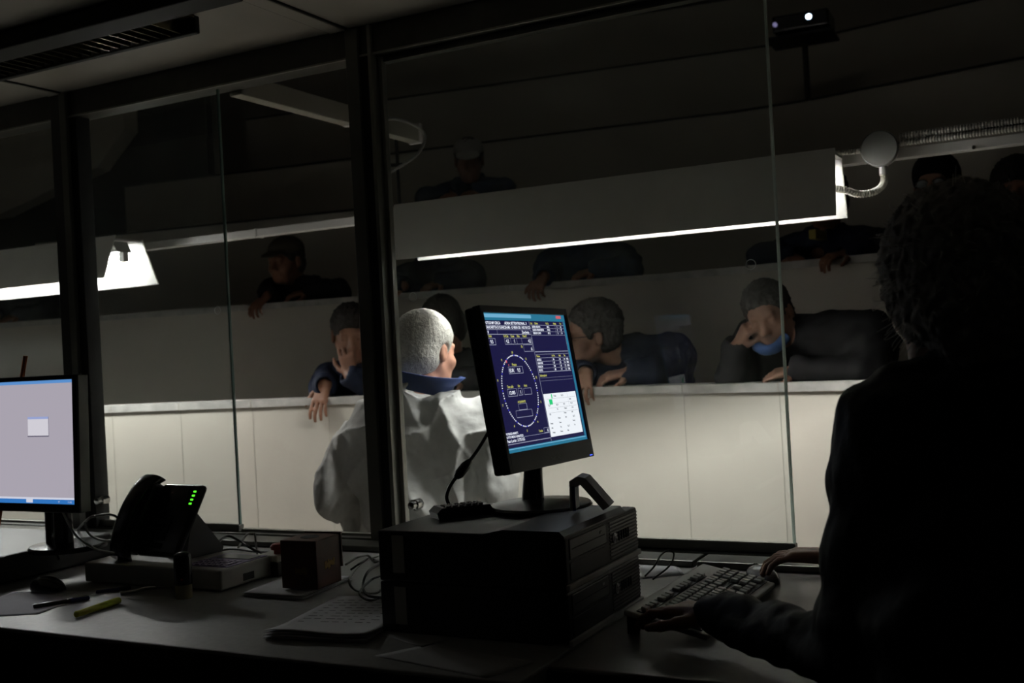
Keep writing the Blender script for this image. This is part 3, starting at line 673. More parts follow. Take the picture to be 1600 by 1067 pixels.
mb = MB(); mb.tube(spline([(0, 0, .005), (.03, .012, .006), (.055, .03, .008), (.075, .045, .006)], 8), [.005] * 25, 8)
o = mb.build('key_ring_clip', M_chrome, smooth=True); o.location = atz(188, 930, ZD); tag(o, 'small chrome hook on the desk near the highlighter', 'hook')
# dark mouse left
def mouse_mesh(name, m, parent, L=.11, w=.06, h=.036):
    mb = MB(); rings = []
    for i in range(11):
        t = i / 10; y = -L / 2 + L * t; s = math.sin(math.pi * (.06 + .88 * t)) ** .5; hh = h * (math.sin(math.pi * (.1 + .75 * t)) ** .7)
        rings.append([mb.bm.verts.new((w / 2 * s * math.cos(math.pi * k / 10), y, max(.001, hh * math.sin(math.pi * k / 10) ** .6) if 0 < k < 10 else .001)) for k in range(11)])
    for a_, b_ in zip(rings, rings[1:]):
        for i in range(10): mb.bm.faces.new((a_[i], a_[i + 1], b_[i + 1], b_[i]))
        mb.bm.faces.new((a_[0], b_[0], b_[10], a_[10]))
    mb.bm.faces.new(rings[0]); mb.bm.faces.new(rings[-1][::-1])
    return mb.build(name, m, parent, True, rnd=60)
mo = thing('computer_mouse', 'black mouse on papers near the left monitor', 'mouse', atz(75, 922, ZD + .003), R(60)); mouse_mesh('shell', M_blackg, mo); MB().lathe([(.006, -.003), (.006, .003)], 12, M=Matrix.Translation((0, .03, .03)) @ Matrix.Rotation(R(90), 4, 'Y')).build('wheel', M_grey, mo)

def sheet(name, label, corners, z, n=1, cat='paper', lines=0, dz=.0012, curl=0.0, m=None):
    pts = [atz(x, y, z) for x, y in corners]; c = sum(pts, Vector()) / len(pts)
    t = thing(name, label, cat, (c.x, c.y, z))
    for k in range(n):
        jit = Vector((random.uniform(-.006, .006), random.uniform(-.006, .006), 0)) if k < n - 1 else Vector()
        mb = MB(); N = 12
        P_ = [p - c for p in pts]; grid = []
        for i in range(N + 1):
            row = []
            for j in range(N + 1):
                a_, b_ = i / N, j / N
                p = (P_[0] * (1 - a_) + P_[1] * a_) * (1 - b_) + (P_[3] * (1 - a_) + P_[2] * a_) * b_
                p = p + jit; p.z = .0008 + k * dz + curl * (max(0, (.3 - b_)) ** 2 * 8 + .15 * math.sin(a_ * 7) * (1 - b_)) * (k + 1) / n
                row.append(mb.bm.verts.new(p))
            grid.append(row)
        for i in range(N):
            for j in range(N): mb.bm.faces.new((grid[i][j], grid[i + 1][j], grid[i + 1][j + 1], grid[i][j + 1]))
        o = mb.build('page', m or M_paper, t, True)
        sd = o.modifiers.new('s', 'SOLIDIFY'); sd.thickness = .0006
    if lines:
        mb = MB(); zz = .0008 + (n - 1) * dz + .0012
        for r_ in range(lines):
            b_ = .3 + .62 * r_ / lines
            for s in range(7):
                a0 = .1 + s * .115; a1 = a0 + random.uniform(.03, .1)
                q = []
                for a_, bb in ((a0, b_), (a1, b_), (a1, b_ + .012), (a0, b_ + .012)):
                    p = (P_[0] * (1 - a_) + P_[1] * a_) * (1 - bb) + (P_[3] * (1 - a_) + P_[2] * a_) * bb; p.z = zz; q.append(p)
                mb.quad(*q)
        mb.build('printed_lines', M_ink, t)
    return t
sheet('paper_sheet', 'single white sheet under the mouse at the far left', [(-90, 968), (60, 960), (150, 925), (20, 925)], ZD, 1)
sheet('paper_stack', 'loose stack of printed sheets left of the computers', [(412, 998), (573, 1006), (672, 935), (528, 938)], ZD, 4, lines=9, dz=.003, curl=.012)
sheet('paper_stack', 'small pile of white papers under the brown wooden box', [(380, 932), (470, 938), (549, 906), (455, 903)], ZD, 6, dz=.0018)
sheet('paper_sheet', 'white sheet caught under the front of the computers', [(578, 988), (660, 1012), (700, 1000), (640, 975)], ZD, 1, m=mat('grey_paper', (.4, .4, .4), .8, .2))
sheet('paper_sheet', 'dim sheet at the desk front below the computers', [(585, 1025), (760, 1060), (835, 1035), (680, 1005)], ZD, 1, m=MATS['grey_paper'])
sheet('paper_sheet', 'white sheets behind the keyboard at the window sill', [(1000, 905), (1065, 898), (1045, 868), (995, 872)], ZD, 2, dz=.002)

# wooden box
wp = atz(497, 920, ZD + .0135); a = atz(441, 919, ZD + .0135); d_ = wp - a
wb = thing('wooden_box', 'dark brown wooden box with gold painting and a hole in the lid', 'box', a, math.atan2(d_.y, d_.x) - R(6))
M_wood = mat('dark_varnished_wood', (.085, .03, .018), .4, .4, noise=.4, nscale=18)
wx, wy, wz = .102, .105, .116
MB().box((0, 0, 0), (wx, wy, wz), .002).build('carcase', M_wood, wb)
MB().lathe([(.023, 0), (.023, .0008)], 28, M=Matrix.Translation((wx * .5, wy * .5, wz))).build('slot_hole', M_dark, wb)
MB().box((-.001, wy, .035), (wx + .003, wy + .006, wz + .003), .001).build('sliding_lid', M_wood, wb)
mg = mat('gold_paint', (.5, .28, .03), .4, .5, noise=.3, nscale=300)
mb = MB(); random.seed(3)
for k in range(9): x = .035 + k * .0045; mb.box((wx - .0002, x, .045 + random.uniform(-.004, .004)), (wx + .0006, x + .0055, .055 + random.uniform(0, .01)))
mb.build('gold_motif', mg, wb)
mb = MB()
for k in range(8): x = .04 + k * .004; mb.box((x, -.0006, .036 + random.uniform(-.004, .004)), (x + .005, .0002, .045 + random.uniform(0, .008)))
mb.build('gold_motif', mat('dull_gold', (.16, .1, .02), .5, .4), wb)
# emergency stop
ep = atz(402, 900, ZD); es = thing('stop_button_box', 'beige push-button box with a red mushroom button', 'button box', ep, -TH)
MB().box((0, 0, 0), (.07, .07, .038), .003).build('lower_case', M_black, es)
MB().box((0, 0, .038), (.07, .07, .056), .003).build('upper_case', M_beige, es)
MB().lathe([(.012, .056), (.012, .066), (.02, .068), (.021, .076), (.016, .082), (.004, .083)], 24, M=Matrix.Translation((.05, .03, 0))).build('red_button', mat('red_button', (.45, .03, .02), .35, .5), es, True, rnd=40)

# cables
def cable(label, ctrl, r, m, z=None, name='cable'):
    pts = spline([Vector(c) for c in ctrl], 8)
    o = MB().tube(pts, r, 8).build(name, m, smooth=True); return tag(o, label, 'cable')
g = lambda x, y, z=ZD + .006: atz(x, y, z)
cable('pale grey cable looping left of the desk phone', [g(112, 838), atY(133, 815, 3.0), atY(150, 806, 2.95), atY(183, 808, 2.9), g(215, 850, ZD + .06)], .0035, M_cable)
cable('grey cable hanging from the left monitor to the desk', [atY(98, 800, 2.85), atY(108, 820, 2.85), atY(122, 840, 2.85), atY(150, 858, 2.82), atY(178, 864, 2.8)], .003, M_cable)
cable('pale cable crossing behind the phone handset', [atY(132, 815, 2.95), atY(140, 835, 2.95), atY(165, 845, 2.9), atY(190, 838, 2.9)], .003, M_cable)
cable('black cable running down under the left monitor', [atY(82, 800, 2.85), atY(83, 830, 2.84), atY(84, 850, 2.83), g(95, 880)], .003, M_rubber)
cable('black cable arching along the sill right of the phone', [g(330, 862), atY(352, 838, 3.0), atY(376, 846, 2.98), atY(395, 858, 2.95), g(420, 868)], .0035, M_rubber)
cable('grey cable arching beside the black one on the sill', [g(372, 856), atY(385, 836, 3.02), atY(397, 834, 3.0), atY(400, 850, 2.98), g(402, 866)], .003, M_cable)
cable('black cable lying flat along the sill behind the keypad', [g(325, 866), g(360, 858), g(400, 862), g(436, 864)], .003, M_rubber)
random.seed(5)
for i, (lab, pts, m_) in enumerate([
    ('clear cable curling left of the computers, outermost loop', [(592, 868), (565, 880), (546, 905), (556, 922), (590, 926), (600, 905)], M_cable),
    ('dark cable bunched against the computers, middle loop', [(596, 880), (575, 893), (567, 915), (575, 930), (600, 934)], M_rubber),
    ('black cable coiled lowest beside the computers', [(600, 898), (580, 906), (562, 926), (578, 938), (602, 930)], M_rubber),
    ('thin white cable tangled behind the computers', [(540, 882), (560, 870), (575, 868), (585, 878), (598, 872)], M_cable),
    ('dark cable from the sill running behind the computers', [(548, 890), (566, 878), (580, 872), (600, 880)], M_rubber)]):
    cable(lab, [g(x, y, ZD + .005 + .012 * ((k + i) % 3)) for k, (x, y) in enumerate(pts)], .0028 + .0004 * (i % 2), m_)
cable('black looping cable standing up behind the keyboard', [g(1008, 900), atY(1022, 885, 2.55), atY(1032, 868, 2.58), atY(1044, 860, 2.6), atY(1053, 866, 2.6), atY(1045, 885, 2.57), g(1020, 905)], .0022, M_rubber)

# ------------------------------------------------------------------ keyboard
kc = Vector((.407, 2.481, 0)); e1 = Vector((-.49, -.87, 0)).normalized(); e2 = Vector((.87, -.49, 0))
KL, KW = .45, .17
kb = thing('keyboard', 'black-keyed grey keyboard under the operator hands', 'keyboard', (kc.x, kc.y, ZD))
kb.rotation_euler = (0, 0, math.atan2(e1.y, e1.x))     # x: along back edge from the numpad end, y: toward user?
sgn = 1 if Vector((-e1.y, e1.x, 0)).dot(e2) > 0 else -1
kb['label'] = 'grey keyboard with pale keys under the operator hands'
def kM(): # tilt: back edge (y=0) higher
    return Matrix.Translation((0, 0, .052)) @ Matrix.Rotation(-sgn * math.atan2(.036, KW), 4, 'X')
KM = kM()
def kbox(x0, y0, x1, y1, z0, z1, bev=.002, nmn='k', m=None, par=None):
    ya, yb2 = sorted((sgn * y0, sgn * y1)); return MB().box((x0, ya, z0), (x1, yb2, z1), bev, M=KM).build(nmn, m, par or kb)
kbox(0, 0, KL, KW, -.012, .0, .004, 'case', mat('keyboard_grey', (.58, .58, .55), .45, .4))
for x in (.03, .40):
    MB().box((x, -.004 + (0 if sgn > 0 else -.012), 0), (x + .03, .012, .046), .002).build('foot', M_black, kb)
M_key = mat('key_grey_top', (.6, .6, .58), .35, .5)
M_well = M_black
for (x0, x1, y0, y1) in ((.012, .092, .052, .152), (.098, .152, .052, .1), (.098, .152, .112, .152), (.16, .437, .052, .152), (.098, .437, .024, .041)):
    kbox(x0 - .002, y0 - .002, x1 + .002, y1 + .002, -.001, .002, 0, 'key_well', M_well)
def key(x, y, w=.0155, h=.0165): kbox(x + .001, y + .001, x + w, y + h, .002, .0085, .0016, 'key', M_key)
for r_ in range(5):
    for c_ in range(4):
        if (r_, c_) not in ((4, 2),): key(.013 + c_ * .0197, .053 + r_ * .0197)
for r_ in range(2):
    for c_ in range(3): key(.099 + c_ * .018, .055 + r_ * .0197)
for c_ in range(3): key(.099 + c_ * .018, .132)
key(.117, .113)
for r_ in range(4):
    for c_ in range(14):
        key(.161 + c_ * .0197, .053 + r_ * .0197)
for x, w_ in ((.161, .024), (.187, .02), (.21, .02), (.233, .115), (.351, .02), (.374, .02), (.397, .038)): key(x, .132, w_)
for c_ in range(16):
    if c_ not in (3, 8, 12): key(.099 + c_ * .0208, .0245, .0165, .0155)

# right mouse
ms = thing('computer_mouse', 'silver and black mouse under the right hand', 'mouse', (.545, 2.50, ZD), R(15)); mouse_mesh('shell', mat('mouse_silver', (.3, .3, .32), .25, .5, metal=.3), ms)
MB().lathe([(.006, -.003), (.006, .003)], 12, M=Matrix.Translation((0, .03, .03)) @ Matrix.Rotation(R(90), 4, 'Y')).build('wheel', M_black, ms)

# ================================================================== PEOPLE (implicit surfaces -> one continuous mesh each)
V3 = lambda *a: np.array(a, dtype=np.float32)
class SDF:
    def __init__(s, lo, hi, h):
        s.lo = np.array(lo, np.float32); s.h = h; s.n = np.ceil((np.array(hi) - s.lo) / h).astype(int) + 1
        s.g = np.full(s.n, .05, np.float32)
    def block(s, lo, hi):
        a = np.clip(np.floor((lo - s.lo) / s.h).astype(int), 0, s.n - 1); b = np.clip(np.ceil((hi - s.lo) / s.h).astype(int) + 1, 1, s.n)
        if np.any(b <= a): return None, None
        ax = [s.lo[i] + np.arange(a[i], b[i], dtype=np.float32) * s.h for i in range(3)]
        X = np.stack(np.meshgrid(*ax, indexing='ij'), -1)
        return (slice(a[0], b[0]), slice(a[1], b[1]), slice(a[2], b[2])), X
    def op(s, lo, hi, fn, k=.01, mode='add'):
        m = k + 3 * s.h
        sl, X = s.block(np.asarray(lo) - m, np.asarray(hi) + m)
        if sl is None: return s
        d = fn(X).astype(np.float32); g = s.g[sl]
        if mode == 'add':
            h = np.maximum(k - np.abs(g - d), 0) / max(k, 1e-6); s.g[sl] = np.minimum(g, d) - h * h * k * .25
        elif mode == 'sub':
            d = -d; h = np.maximum(k - np.abs(g - d), 0) / max(k, 1e-6); s.g[sl] = np.maximum(g, d) + h * h * k * .25
        elif mode == 'and':
            s.g[sl] = np.maximum(g, d)
        return s
    def cap(s, a, b, ra, rb=None, k=.02, mode='add'):
        rb = ra if rb is None else rb; a = np.asarray(a, np.float32); b = np.asarray(b, np.float32); ba = b - a; L = max(float(ba @ ba), 1e-9); r = max(ra, rb)
        def fn(X):
            t = np.clip(((X - a) @ ba) / L, 0, 1); return np.linalg.norm(X - a - t[..., None] * ba, axis=-1) - (ra + (rb - ra) * t)
        return s.op(np.minimum(a, b) - r, np.maximum(a, b) + r, fn, k, mode)
    def ell(s, c, r, k=.02, M=None, mode='add'):
        c = np.asarray(c, np.float32); r = np.asarray(r, np.float32); q = float(r.max())
        def fn(X):
            P = X - c
            if M is not None: P = P @ M          # columns of M = local axes
            k0 = np.linalg.norm(P / r, axis=-1); k1 = np.linalg.norm(P / (r * r), axis=-1) + 1e-9
            return k0 * (k0 - 1) / k1
        return s.op(c - q, c + q, fn, k, mode)
    def displace(s, fn):
        sl, X = s.block(s.lo, s.lo + (s.n - 1) * s.h); near = np.abs(s.g) < .045
        s.g[near] += fn(X[near]).astype(np.float32); return s
    def mesh(s, name):
        g = s.g.copy(); n = g.shape
        g[0] = g[-1] = .05; g[:, 0] = g[:, -1] = .05; g[:, :, 0] = g[:, :, -1] = .05
        ins = g < 0
        c = np.zeros((n[0] - 1, n[1] - 1, n[2] - 1), np.int8)
        for i in (0, 1):
            for j in (0, 1):
                for k in (0, 1): c += ins[i:n[0] - 1 + i, j:n[1] - 1 + j, k:n[2] - 1 + k]
        act = (c > 0) & (c < 8); I = np.argwhere(act); idx = np.full(act.shape, -1, np.int64); idx[act] = np.arange(len(I))
        acc = np.zeros((len(I), 3)); cnt = np.zeros(len(I))
        cor = [(i, j, k) for i in (0, 1) for j in (0, 1) for k in (0, 1)]
        for p in cor:
            for ax in range(3):
                if p[ax] == 0:
                    q = list(p); q[ax] = 1
                    A = g[I[:, 0] + p[0], I[:, 1] + p[1], I[:, 2] + p[2]]; B = g[I[:, 0] + q[0], I[:, 1] + q[1], I[:, 2] + q[2]]
                    m = (A < 0) != (B < 0); t = np.where(m, A / np.where(m, A - B, 1), 0)
                    pos = np.array(p, float)[None] + np.zeros((len(I), 3)); pos[:, ax] += t
                    acc[m] += pos[m]; cnt[m] += 1
        verts = (I + acc / cnt[:, None]) * s.h + s.lo
        faces = []
        for ax in range(3):
            u, v = [(1, 2), (2, 0), (0, 1)][ax]
            sl0 = [slice(None)] * 3; sl1 = [slice(None)] * 3; sl0[ax] = slice(0, -1); sl1[ax] = slice(1, None)
            A = ins[tuple(sl0)]; B = ins[tuple(sl1)]; E = np.argwhere(A != B)
            E = E[(E[:, u] > 0) & (E[:, v] > 0) & (E[:, u] < n[u] - 1) & (E[:, v] < n[v] - 1)]
            du = np.zeros(3, int); du[u] = 1; dv = np.zeros(3, int); dv[v] = 1
            q = [idx[tuple((E - o).T)] for o in (0 * du, du, du + dv, dv)]
            Q = np.stack(q, 1); fl = A[tuple(E.T)]
            Q[~fl] = Q[~fl][:, ::-1]; faces.append(Q)
        Fc = np.concatenate(faces); Fc = Fc[(Fc >= 0).all(1)]
        me = bpy.data.meshes.new(name); me.vertices.add(len(verts)); me.vertices.foreach_set('co', verts.astype(np.float32).ravel())
        me.loops.add(len(Fc) * 4); me.loops.foreach_set('vertex_index', Fc.ravel().astype(np.int32))
        me.polygons.add(len(Fc)); me.polygons.foreach_set('loop_start', np.arange(0, len(Fc) * 4, 4, dtype=np.int32)); me.polygons.foreach_set('loop_total', np.full(len(Fc), 4, np.int32))
        me.update(calc_edges=True); me.validate()
        me.polygons.foreach_set('use_smooth', np.ones(len(me.polygons), bool))
        return me
def wob(P, s, sd=0.0, oct_=3):
    o = 0; a = 1.0; q = P * s + sd
    for i in range(oct_):
        x, y, z = q[..., 0], q[..., 1], q[..., 2]
        o = o + a * np.sin(x + 1.7 * np.sin(y * .9 + i)) * np.cos(y * 1.1 + 1.3 * np.sin(z * .8 + 2 * i)) * np.cos(z + .9 * np.sin(x * 1.2))
        q = q * 1.9 + 3.1; a *= .5
    return o
def rotm(yaw, pitch=0, roll=0):
    """head axes as columns; yaw about z (positive = to the left), pitch > 0 looks down, roll > 0 tilts to the person's right"""
    return np.array(Matrix.Rotation(yaw, 3, 'Z') @ Matrix.Rotation(-pitch, 3, 'X') @ Matrix.Rotation(roll, 3, 'Y'), dtype=np.float32)
def nrm(v): v = np.asarray(v, float); return v / max(np.linalg.norm(v), 1e-9)

def head_sdf(s, c, M, sc=1.0, ears=True):
    c = np.asarray(c, np.float32)
    L = lambda x, y, z: c + M @ (V3(x, y, z) * sc)
    E = lambda p, r, k=.015, mode='add': s.ell(L(*p), np.array(r) * sc, k * sc, M, mode)
    C = lambda a, b, ra, rb=None, k=.01, mode='add': s.cap(L(*a), L(*b), ra * sc, (rb if rb is not None else ra) * sc, k * sc, mode)
    E((0, -.018, .04), (.075, .096, .082)); E((0, .03, -.025), (.06, .066, .088), .03); E((0, .045, -.078), (.045, .045, .034), .03)
    for sx in (-1, 1):
        E((sx * .045, .055, -.032), (.024, .026, .024), .02); C((sx * .05, -.01, -.04), (sx * .03, .05, -.095), .02, .016, .02)
    C((-.034, .082, .020), (.034, .082, .020), .012, .012, .016)
    for sx in (-1, 1):
        E((sx * .031, .098, .002), (.019, .016, .014), .014, 'sub'); E((sx * .031, .079, .001), (.014, .013, .012), .004)
    C((0, .088, .008), (0, .110, -.030), .009, .013, .012)
    for sx in (-1, 1): E((sx * .012, .103, -.036), (.009, .011, .008), .008)
    C((-.019, .090, -.060), (.019, .090, -.060), .0075, .0075, .01); C((-.015, .089, -.071), (.015, .089, -.071), .008, .008, .01)
    C((-.02, .1005, -.0655), (.02, .1005, -.0655), .0035, .0035, .003, 'sub')
    E((0, .083, -.098), (.018, .016, .015), .02)
    if ears:
        for sx in (-1, 1):
            E((sx * .079, -.008, -.008), (.009, .019, .031), .006); E((sx * .089, -.002, -.004), (.006, .011, .018), .005, 'sub')
    return L
def hand_sdf(s, w, d, n, side, curl=.5, sc=1.0, thumb=.6, spread=.10):
    """w wrist, d finger direction, n palm-facing normal, side -1 left +1 right"""
    w = np.asarray(w, float); d = nrm(d); n = nrm(np.asarray(n, float) - d * np.dot(n, d)); t = np.cross(n, d) * side * 1.0
    t = nrm(t)      # toward the thumb
    sc = float(sc)
    for o in (-.028, -.010, .010, .028):
        s.cap(w + t * o * .6 * sc, w + (d * .085 + t * o) * sc, .0145 * sc, .0115 * sc, .012)
    for j, (o, Ls, r) in enumerate([(.031, (.040, .025, .020), .0092), (.0105, (.045, .028, .022), .0095), (-.0105, (.041, .026, .021), .0090), (-.030, (.032, .020, .018), .0080)]):
        p = w + (d * .082 + t * o) * sc; a = curl * (.55 + .08 * j) * .6; dirr = None
        for q, l in enumerate(Ls):
            dirr = nrm(d * math.cos(a) + n * math.sin(a) + t * (o / .03) * spread)
            p2 = p + dirr * l * sc; s.cap(p, p2, r * sc * (1 - .06 * q), r * sc * (.94 - .06 * q), .004); p = p2; a += curl * (.9 - .1 * q)
    p = w + (d * .018 + t * .022 + n * .006) * sc; a = thumb
    for q, (l, r) in enumerate([(.042, .0135), (.032, .0105), (.026, .009)]):
        dirr = nrm(d * (.75 + .12 * q) + t * (1.0 - .38 * q) * a * 1.4 + n * (.25 + .12 * q) * curl)
        p2 = p + dirr * l * sc; s.cap(p, p2, r * sc, r * .9 * sc, .008); p = p2

def person(name, label, loc, az, J, look, h=.0075, cat='person', group=None):
    """J: joints in the person's own frame (x to their right, y the way they face, z up). One continuous body; clothes and hair are children."""
    root = thing(name, label, cat, loc, az, group)
    J = {k: np.asarray(v, float) if not isinstance(v, (float, dict, tuple)) or k in ('head',) else v for k, v in J.items()}
    g = lambda k: np.asarray(J[k], float)
    hd, nk, ch, pv = g('head'), g('neck'), g('chest'), g('pelvis')
    HM = rotm(*J.get('hrot', (0, 0, 0)))
    pts = [g(k) for k in J if k not in ('hrot', 'hands') and np.size(J[k]) == 3]
    lo = np.min(pts, 0) - .24; hi = np.max(pts, 0) + .24; lo[2] = min(lo[2], -.02)
    w = look.get('w', 1.0); bulk = look.get('bulk', 1.0); hs = look.get('hs', 1.0)
    def body(s, infl=0.0, parts='all'):
        i = infl
        tw = lambda a, b, t: a * (1 - t) + b * t
        axr = nrm(g('sR') - g('sL'))
        # torso
        for t_, rx, ry in ((0, .165, .12), (.33, .15, .115), (.62, .165, .118), (1, .175, .12)):
            c = tw(pv, ch, t_); up_ = nrm(ch - pv); fr = nrm(np.cross(up_, axr)); M = np.stack([axr, fr, up_], 1).astype(np.float32)
            s.ell(c, (rx * bulk + i, ry * bulk + i, .13 + i), .06, M)
        s.cap(tw(g('sL'), nk, .12), tw(g('sR'), nk, .12), .062 * bulk + i, None, .05)
        s.cap(tw(g('sL'), ch, .3), tw(g('sR'), ch, .3), .09 * bulk + i, None, .05)
        s.cap(tw(g('sL'), nk, .4) , nk - (0, 0, .02), .055 + i, .06 + i, .04); s.cap(tw(g('sR'), nk, .4), nk - (0, 0, .02), .055 + i, .06 + i, .04)
        for S in 'LR':
            if not J.get('noarm' + S):
                q = i * look.get('sleeve', 1.0); s.cap(g('s' + S), g('e' + S), .056 * bulk + i, .045 + q, .03); s.cap(g('e' + S), g('w' + S), .043 + q, .029 + q * 1.1, .02)
    # --- the body itself
    s = SDF(lo, hi, h)
    body(s)
    s.cap(nk - (0, 0, .03), hd + HM @ V3(0, -.02, -.06), .062, .055, .03)
    head_sdf(s, hd, HM, hs)
    for S, sd in (('L', -1), ('R', 1)):
        if 'hands' in J and S in J['hands']:
            q = J['hands'][S]; hand_sdf(s, g('w' + S), q['d'], q['n'], sd, q.get('curl', .5), look.get('hand', 1.0), q.get('thumb', .6))
    for S, sd in (('L', -1), ('R', 1)):
        hp = pv + nrm(g('sR') - g('sL')) * .09 * sd
        if 'k' + S in J:
            s.cap(hp, g('k' + S), .085, .058, .04); s.cap(g('k' + S), g('a' + S), .056, .04, .02); s.cap(g('a' + S), g('a' + S) + V3(0, .16, -.045), .038, .03, .02)
    M_skin = mat('skin_' + look.get('skin_n', 'a'), look.get('skin', (.5, .29, .2)), .5, .4, noise=.18, nscale=25, bump=.08, bscale=150)
    link('body', s.mesh('body'), M_skin, root)
    # --- clothes
    jl, jm = look['jacket']
    s = SDF(lo, hi, h); body(s, look.get('thick', .022))
    hem = pv - nrm(ch - pv) * look.get('hem', .12)
    axr = nrm(g('sR') - g('sL'))
    s.cap(hem - axr * .09, hem + axr * .09, .13 * bulk, None, .08)
    for t_ in look.get('skirt', ()): s.ell(pv + (0, 0, t_), ((.235 - .05 * t_) * bulk, .17 * bulk, .16), .06)
    # collar
    cr = look.get('collar', .03)
    if cr:
        for a in range(12):
            th_ = 2 * math.pi * a / 12; p = nk + V3(math.cos(th_) * .082, math.sin(th_) * .075 - .004, .015 + .015 * -math.sin(th_)); th2 = 2 * math.pi * (a + 1) / 12
            p2 = nk + V3(math.cos(th2) * .082, math.sin(th2) * .075 - .004, .015 + .015 * -math.sin(th2))
            s.cap(p, p2, .014 + cr * .3, None, .012); s.cap(p + (0, 0, cr), p2 + (0, 0, cr), .012, None, .015)
    sh = look.get('fold', .006); sd_ = look.get('seed', 1.0)
    dn = look.get('dispfn')
    s.displace(dn if dn else (lambda P: sh * wob(P * V3(1, 1, .6), 26, sd_) + sh * .5 * np.sin(P[..., 2] * 60 + 4 * wob(P, 12, sd_, 1))))
    for S in 'LR':       # open the cuffs
        if 'hands' in J and S in J['hands']:
            d = nrm(g('w' + S) - g('e' + S)); p = g('w' + S) + d * .0; s.cap(p - d * .0, p + d * .12, .03, .045, .004, 'sub')
    link(jl, s.mesh(jl), jm, root)
    # trousers and shoes
    if 'kL' in J:
        s = SDF(lo, hi, h * 1.6)
        for S, sd in (('L', -1), ('R', 1)):
            hp = pv + axr * .09 * sd; s.cap(hp, g('k' + S), .1, .074, .04); s.cap(g('k' + S), g('a' + S), .072, .058, .02)
        link('trousers', s.mesh('trousers'), mat('dark_trousers', (.03, .03, .035), .85, .2), root)
        for S in 'LR':
            s = SDF(g('a' + S) - (.08, .12, .09), g('a' + S) + (.08, .28, .06), h)
            s.cap(g('a' + S) + V3(0, -.02, -.035), g('a' + S) + V3(0, .16, -.042), .045, .04, .02); link('shoe', s.mesh('shoe'), mat('dark_shoe', (.02, .018, .016), .5, .4), root)
    # --- hair / hat
    hk = look.get('hair', 'short'); L = lambda x, y, z: hd + HM @ (V3(x, y, z) * hs)
    if hk:
        s = SDF(hd - .19, hd + .19, look.get('hh', h * .7)); th_ = look.get('hthick', .009)
        s.ell(L(0, -.02, .042), np.array((.077 + th_, .097 + th_, .083 + th_)) * hs, .01, HM)
        if hk in ('short', 'full'): s.ell(L(0, -.045, -.02), np.array((.073 + th_ * .7, .062 + th_, .07)) * hs, .02, HM)
        if hk == 'full':
            for sx in (-1, 1): s.ell(L(sx * .065, -.01, .0), np.array((.028, .055, .075)) * hs, .02, HM)
            s.ell(L(0, -.07, -.05), np.array((.075, .05, .075)) * hs, .03, HM)
        hl_ = look.get('hairline', .045)
        s.cap(L(-.05, .13, -.02), L(.05, .13, -.02), (.075 + (.05 - hl_)) * hs, None, .012, 'sub')       # the face
        s.cap(L(-.03, .1, -.075), L(.03, .1, -.075), .085 * hs, None, .01, 'sub')
        if hk != 'full' or look.get('earsout'):
            for sx in (-1, 1): s.ell(L(sx * .09, .002, -.012), np.array((.03, .028, .036)) * hs, .008, HM, 'sub')
        nz = look.get('hnoise', .004)
        s.displace(lambda P: nz * wob(P, 120, 2.0, 3) + (nz * .6 + .0008) * wob(P * V3(1, 1, .45), 340, 5.0, 2))
        link('hair', s.mesh('hair'), look['hairm'], root)
    ht = look.get('hat')
    if ht:
        s = SDF(hd - .2, hd + .22, h * .7)
        if ht == 'beanie':
            s.ell(L(0, -.02, .05), np.array((.092, .112, .098)) * hs, .01, HM); s.cap(L(-.05, .13, -.05), L(.05, .13, -.05), .1 * hs, None, .008, 'sub'); s.ell(L(0, -.02, -.09), np.array((.13, .15, .085)), .01, HM, 'sub')
            s.displace(lambda P: .002 * np.sin(P[..., 0] * 500))
        else:
            s.ell(L(0, -.02, .062), np.array((.088, .108, .07)) * hs, .01, HM); s.ell(L(0, .09, .048), np.array((.07, .06, .011)) * hs, .01, rotm(J.get('hrot', (0, 0, 0))[0], J.get('hrot', (0, 0, 0))[1] + .25, J.get('hrot', (0, 0, 0))[2]))
            s.ell(L(0, -.02, -.03), np.array((.13, .1, .05)), .008, HM, 'sub')
        link('beanie' if ht == 'beanie' else 'cap', s.mesh('hat'), look['hatm'], root)
    if look.get('glasses'):
        mb = MB(); Mx = Matrix.Translation(Vector(hd)) @ Matrix([list(r) for r in HM]).to_4x4()
        for sx in (-1, 1):
            mb.torus(.021, .0022, M=Mx @ Matrix.Translation((sx * .032, .102, .0)) @ Matrix.Rotation(R(90), 4, 'X') @ Matrix.Diagonal((1.15, .85, 1, 1)), n=20, k=6)
            mb.tube([Mx @ Vector((sx * .055, .1, .005)), Mx @ Vector((sx * .082, .0, .006))], .002, 6)
        mb.tube([Mx @ Vector((-.009, .104, .004)), Mx @ Vector((.009, .104, .004))], .002, 6)
        gl = mb.build('glasses', mat('glasses_frame', (.03, .025, .02), .3, .5), root, True)
        mb = MB()
        for sx in (-1, 1): mb.lathe([(.02, 0), (.02, .001)], 20, M=Mx @ Matrix.Translation((sx * .032, .102, .0)) @ Matrix.Rotation(R(90), 4, 'X') @ Matrix.Diagonal((1.15, .85, 1, 1)))
        mb.build('lenses', mat('lens_glass', (.25, .27, .28), .08, .6), gl, True)
    return root, HM

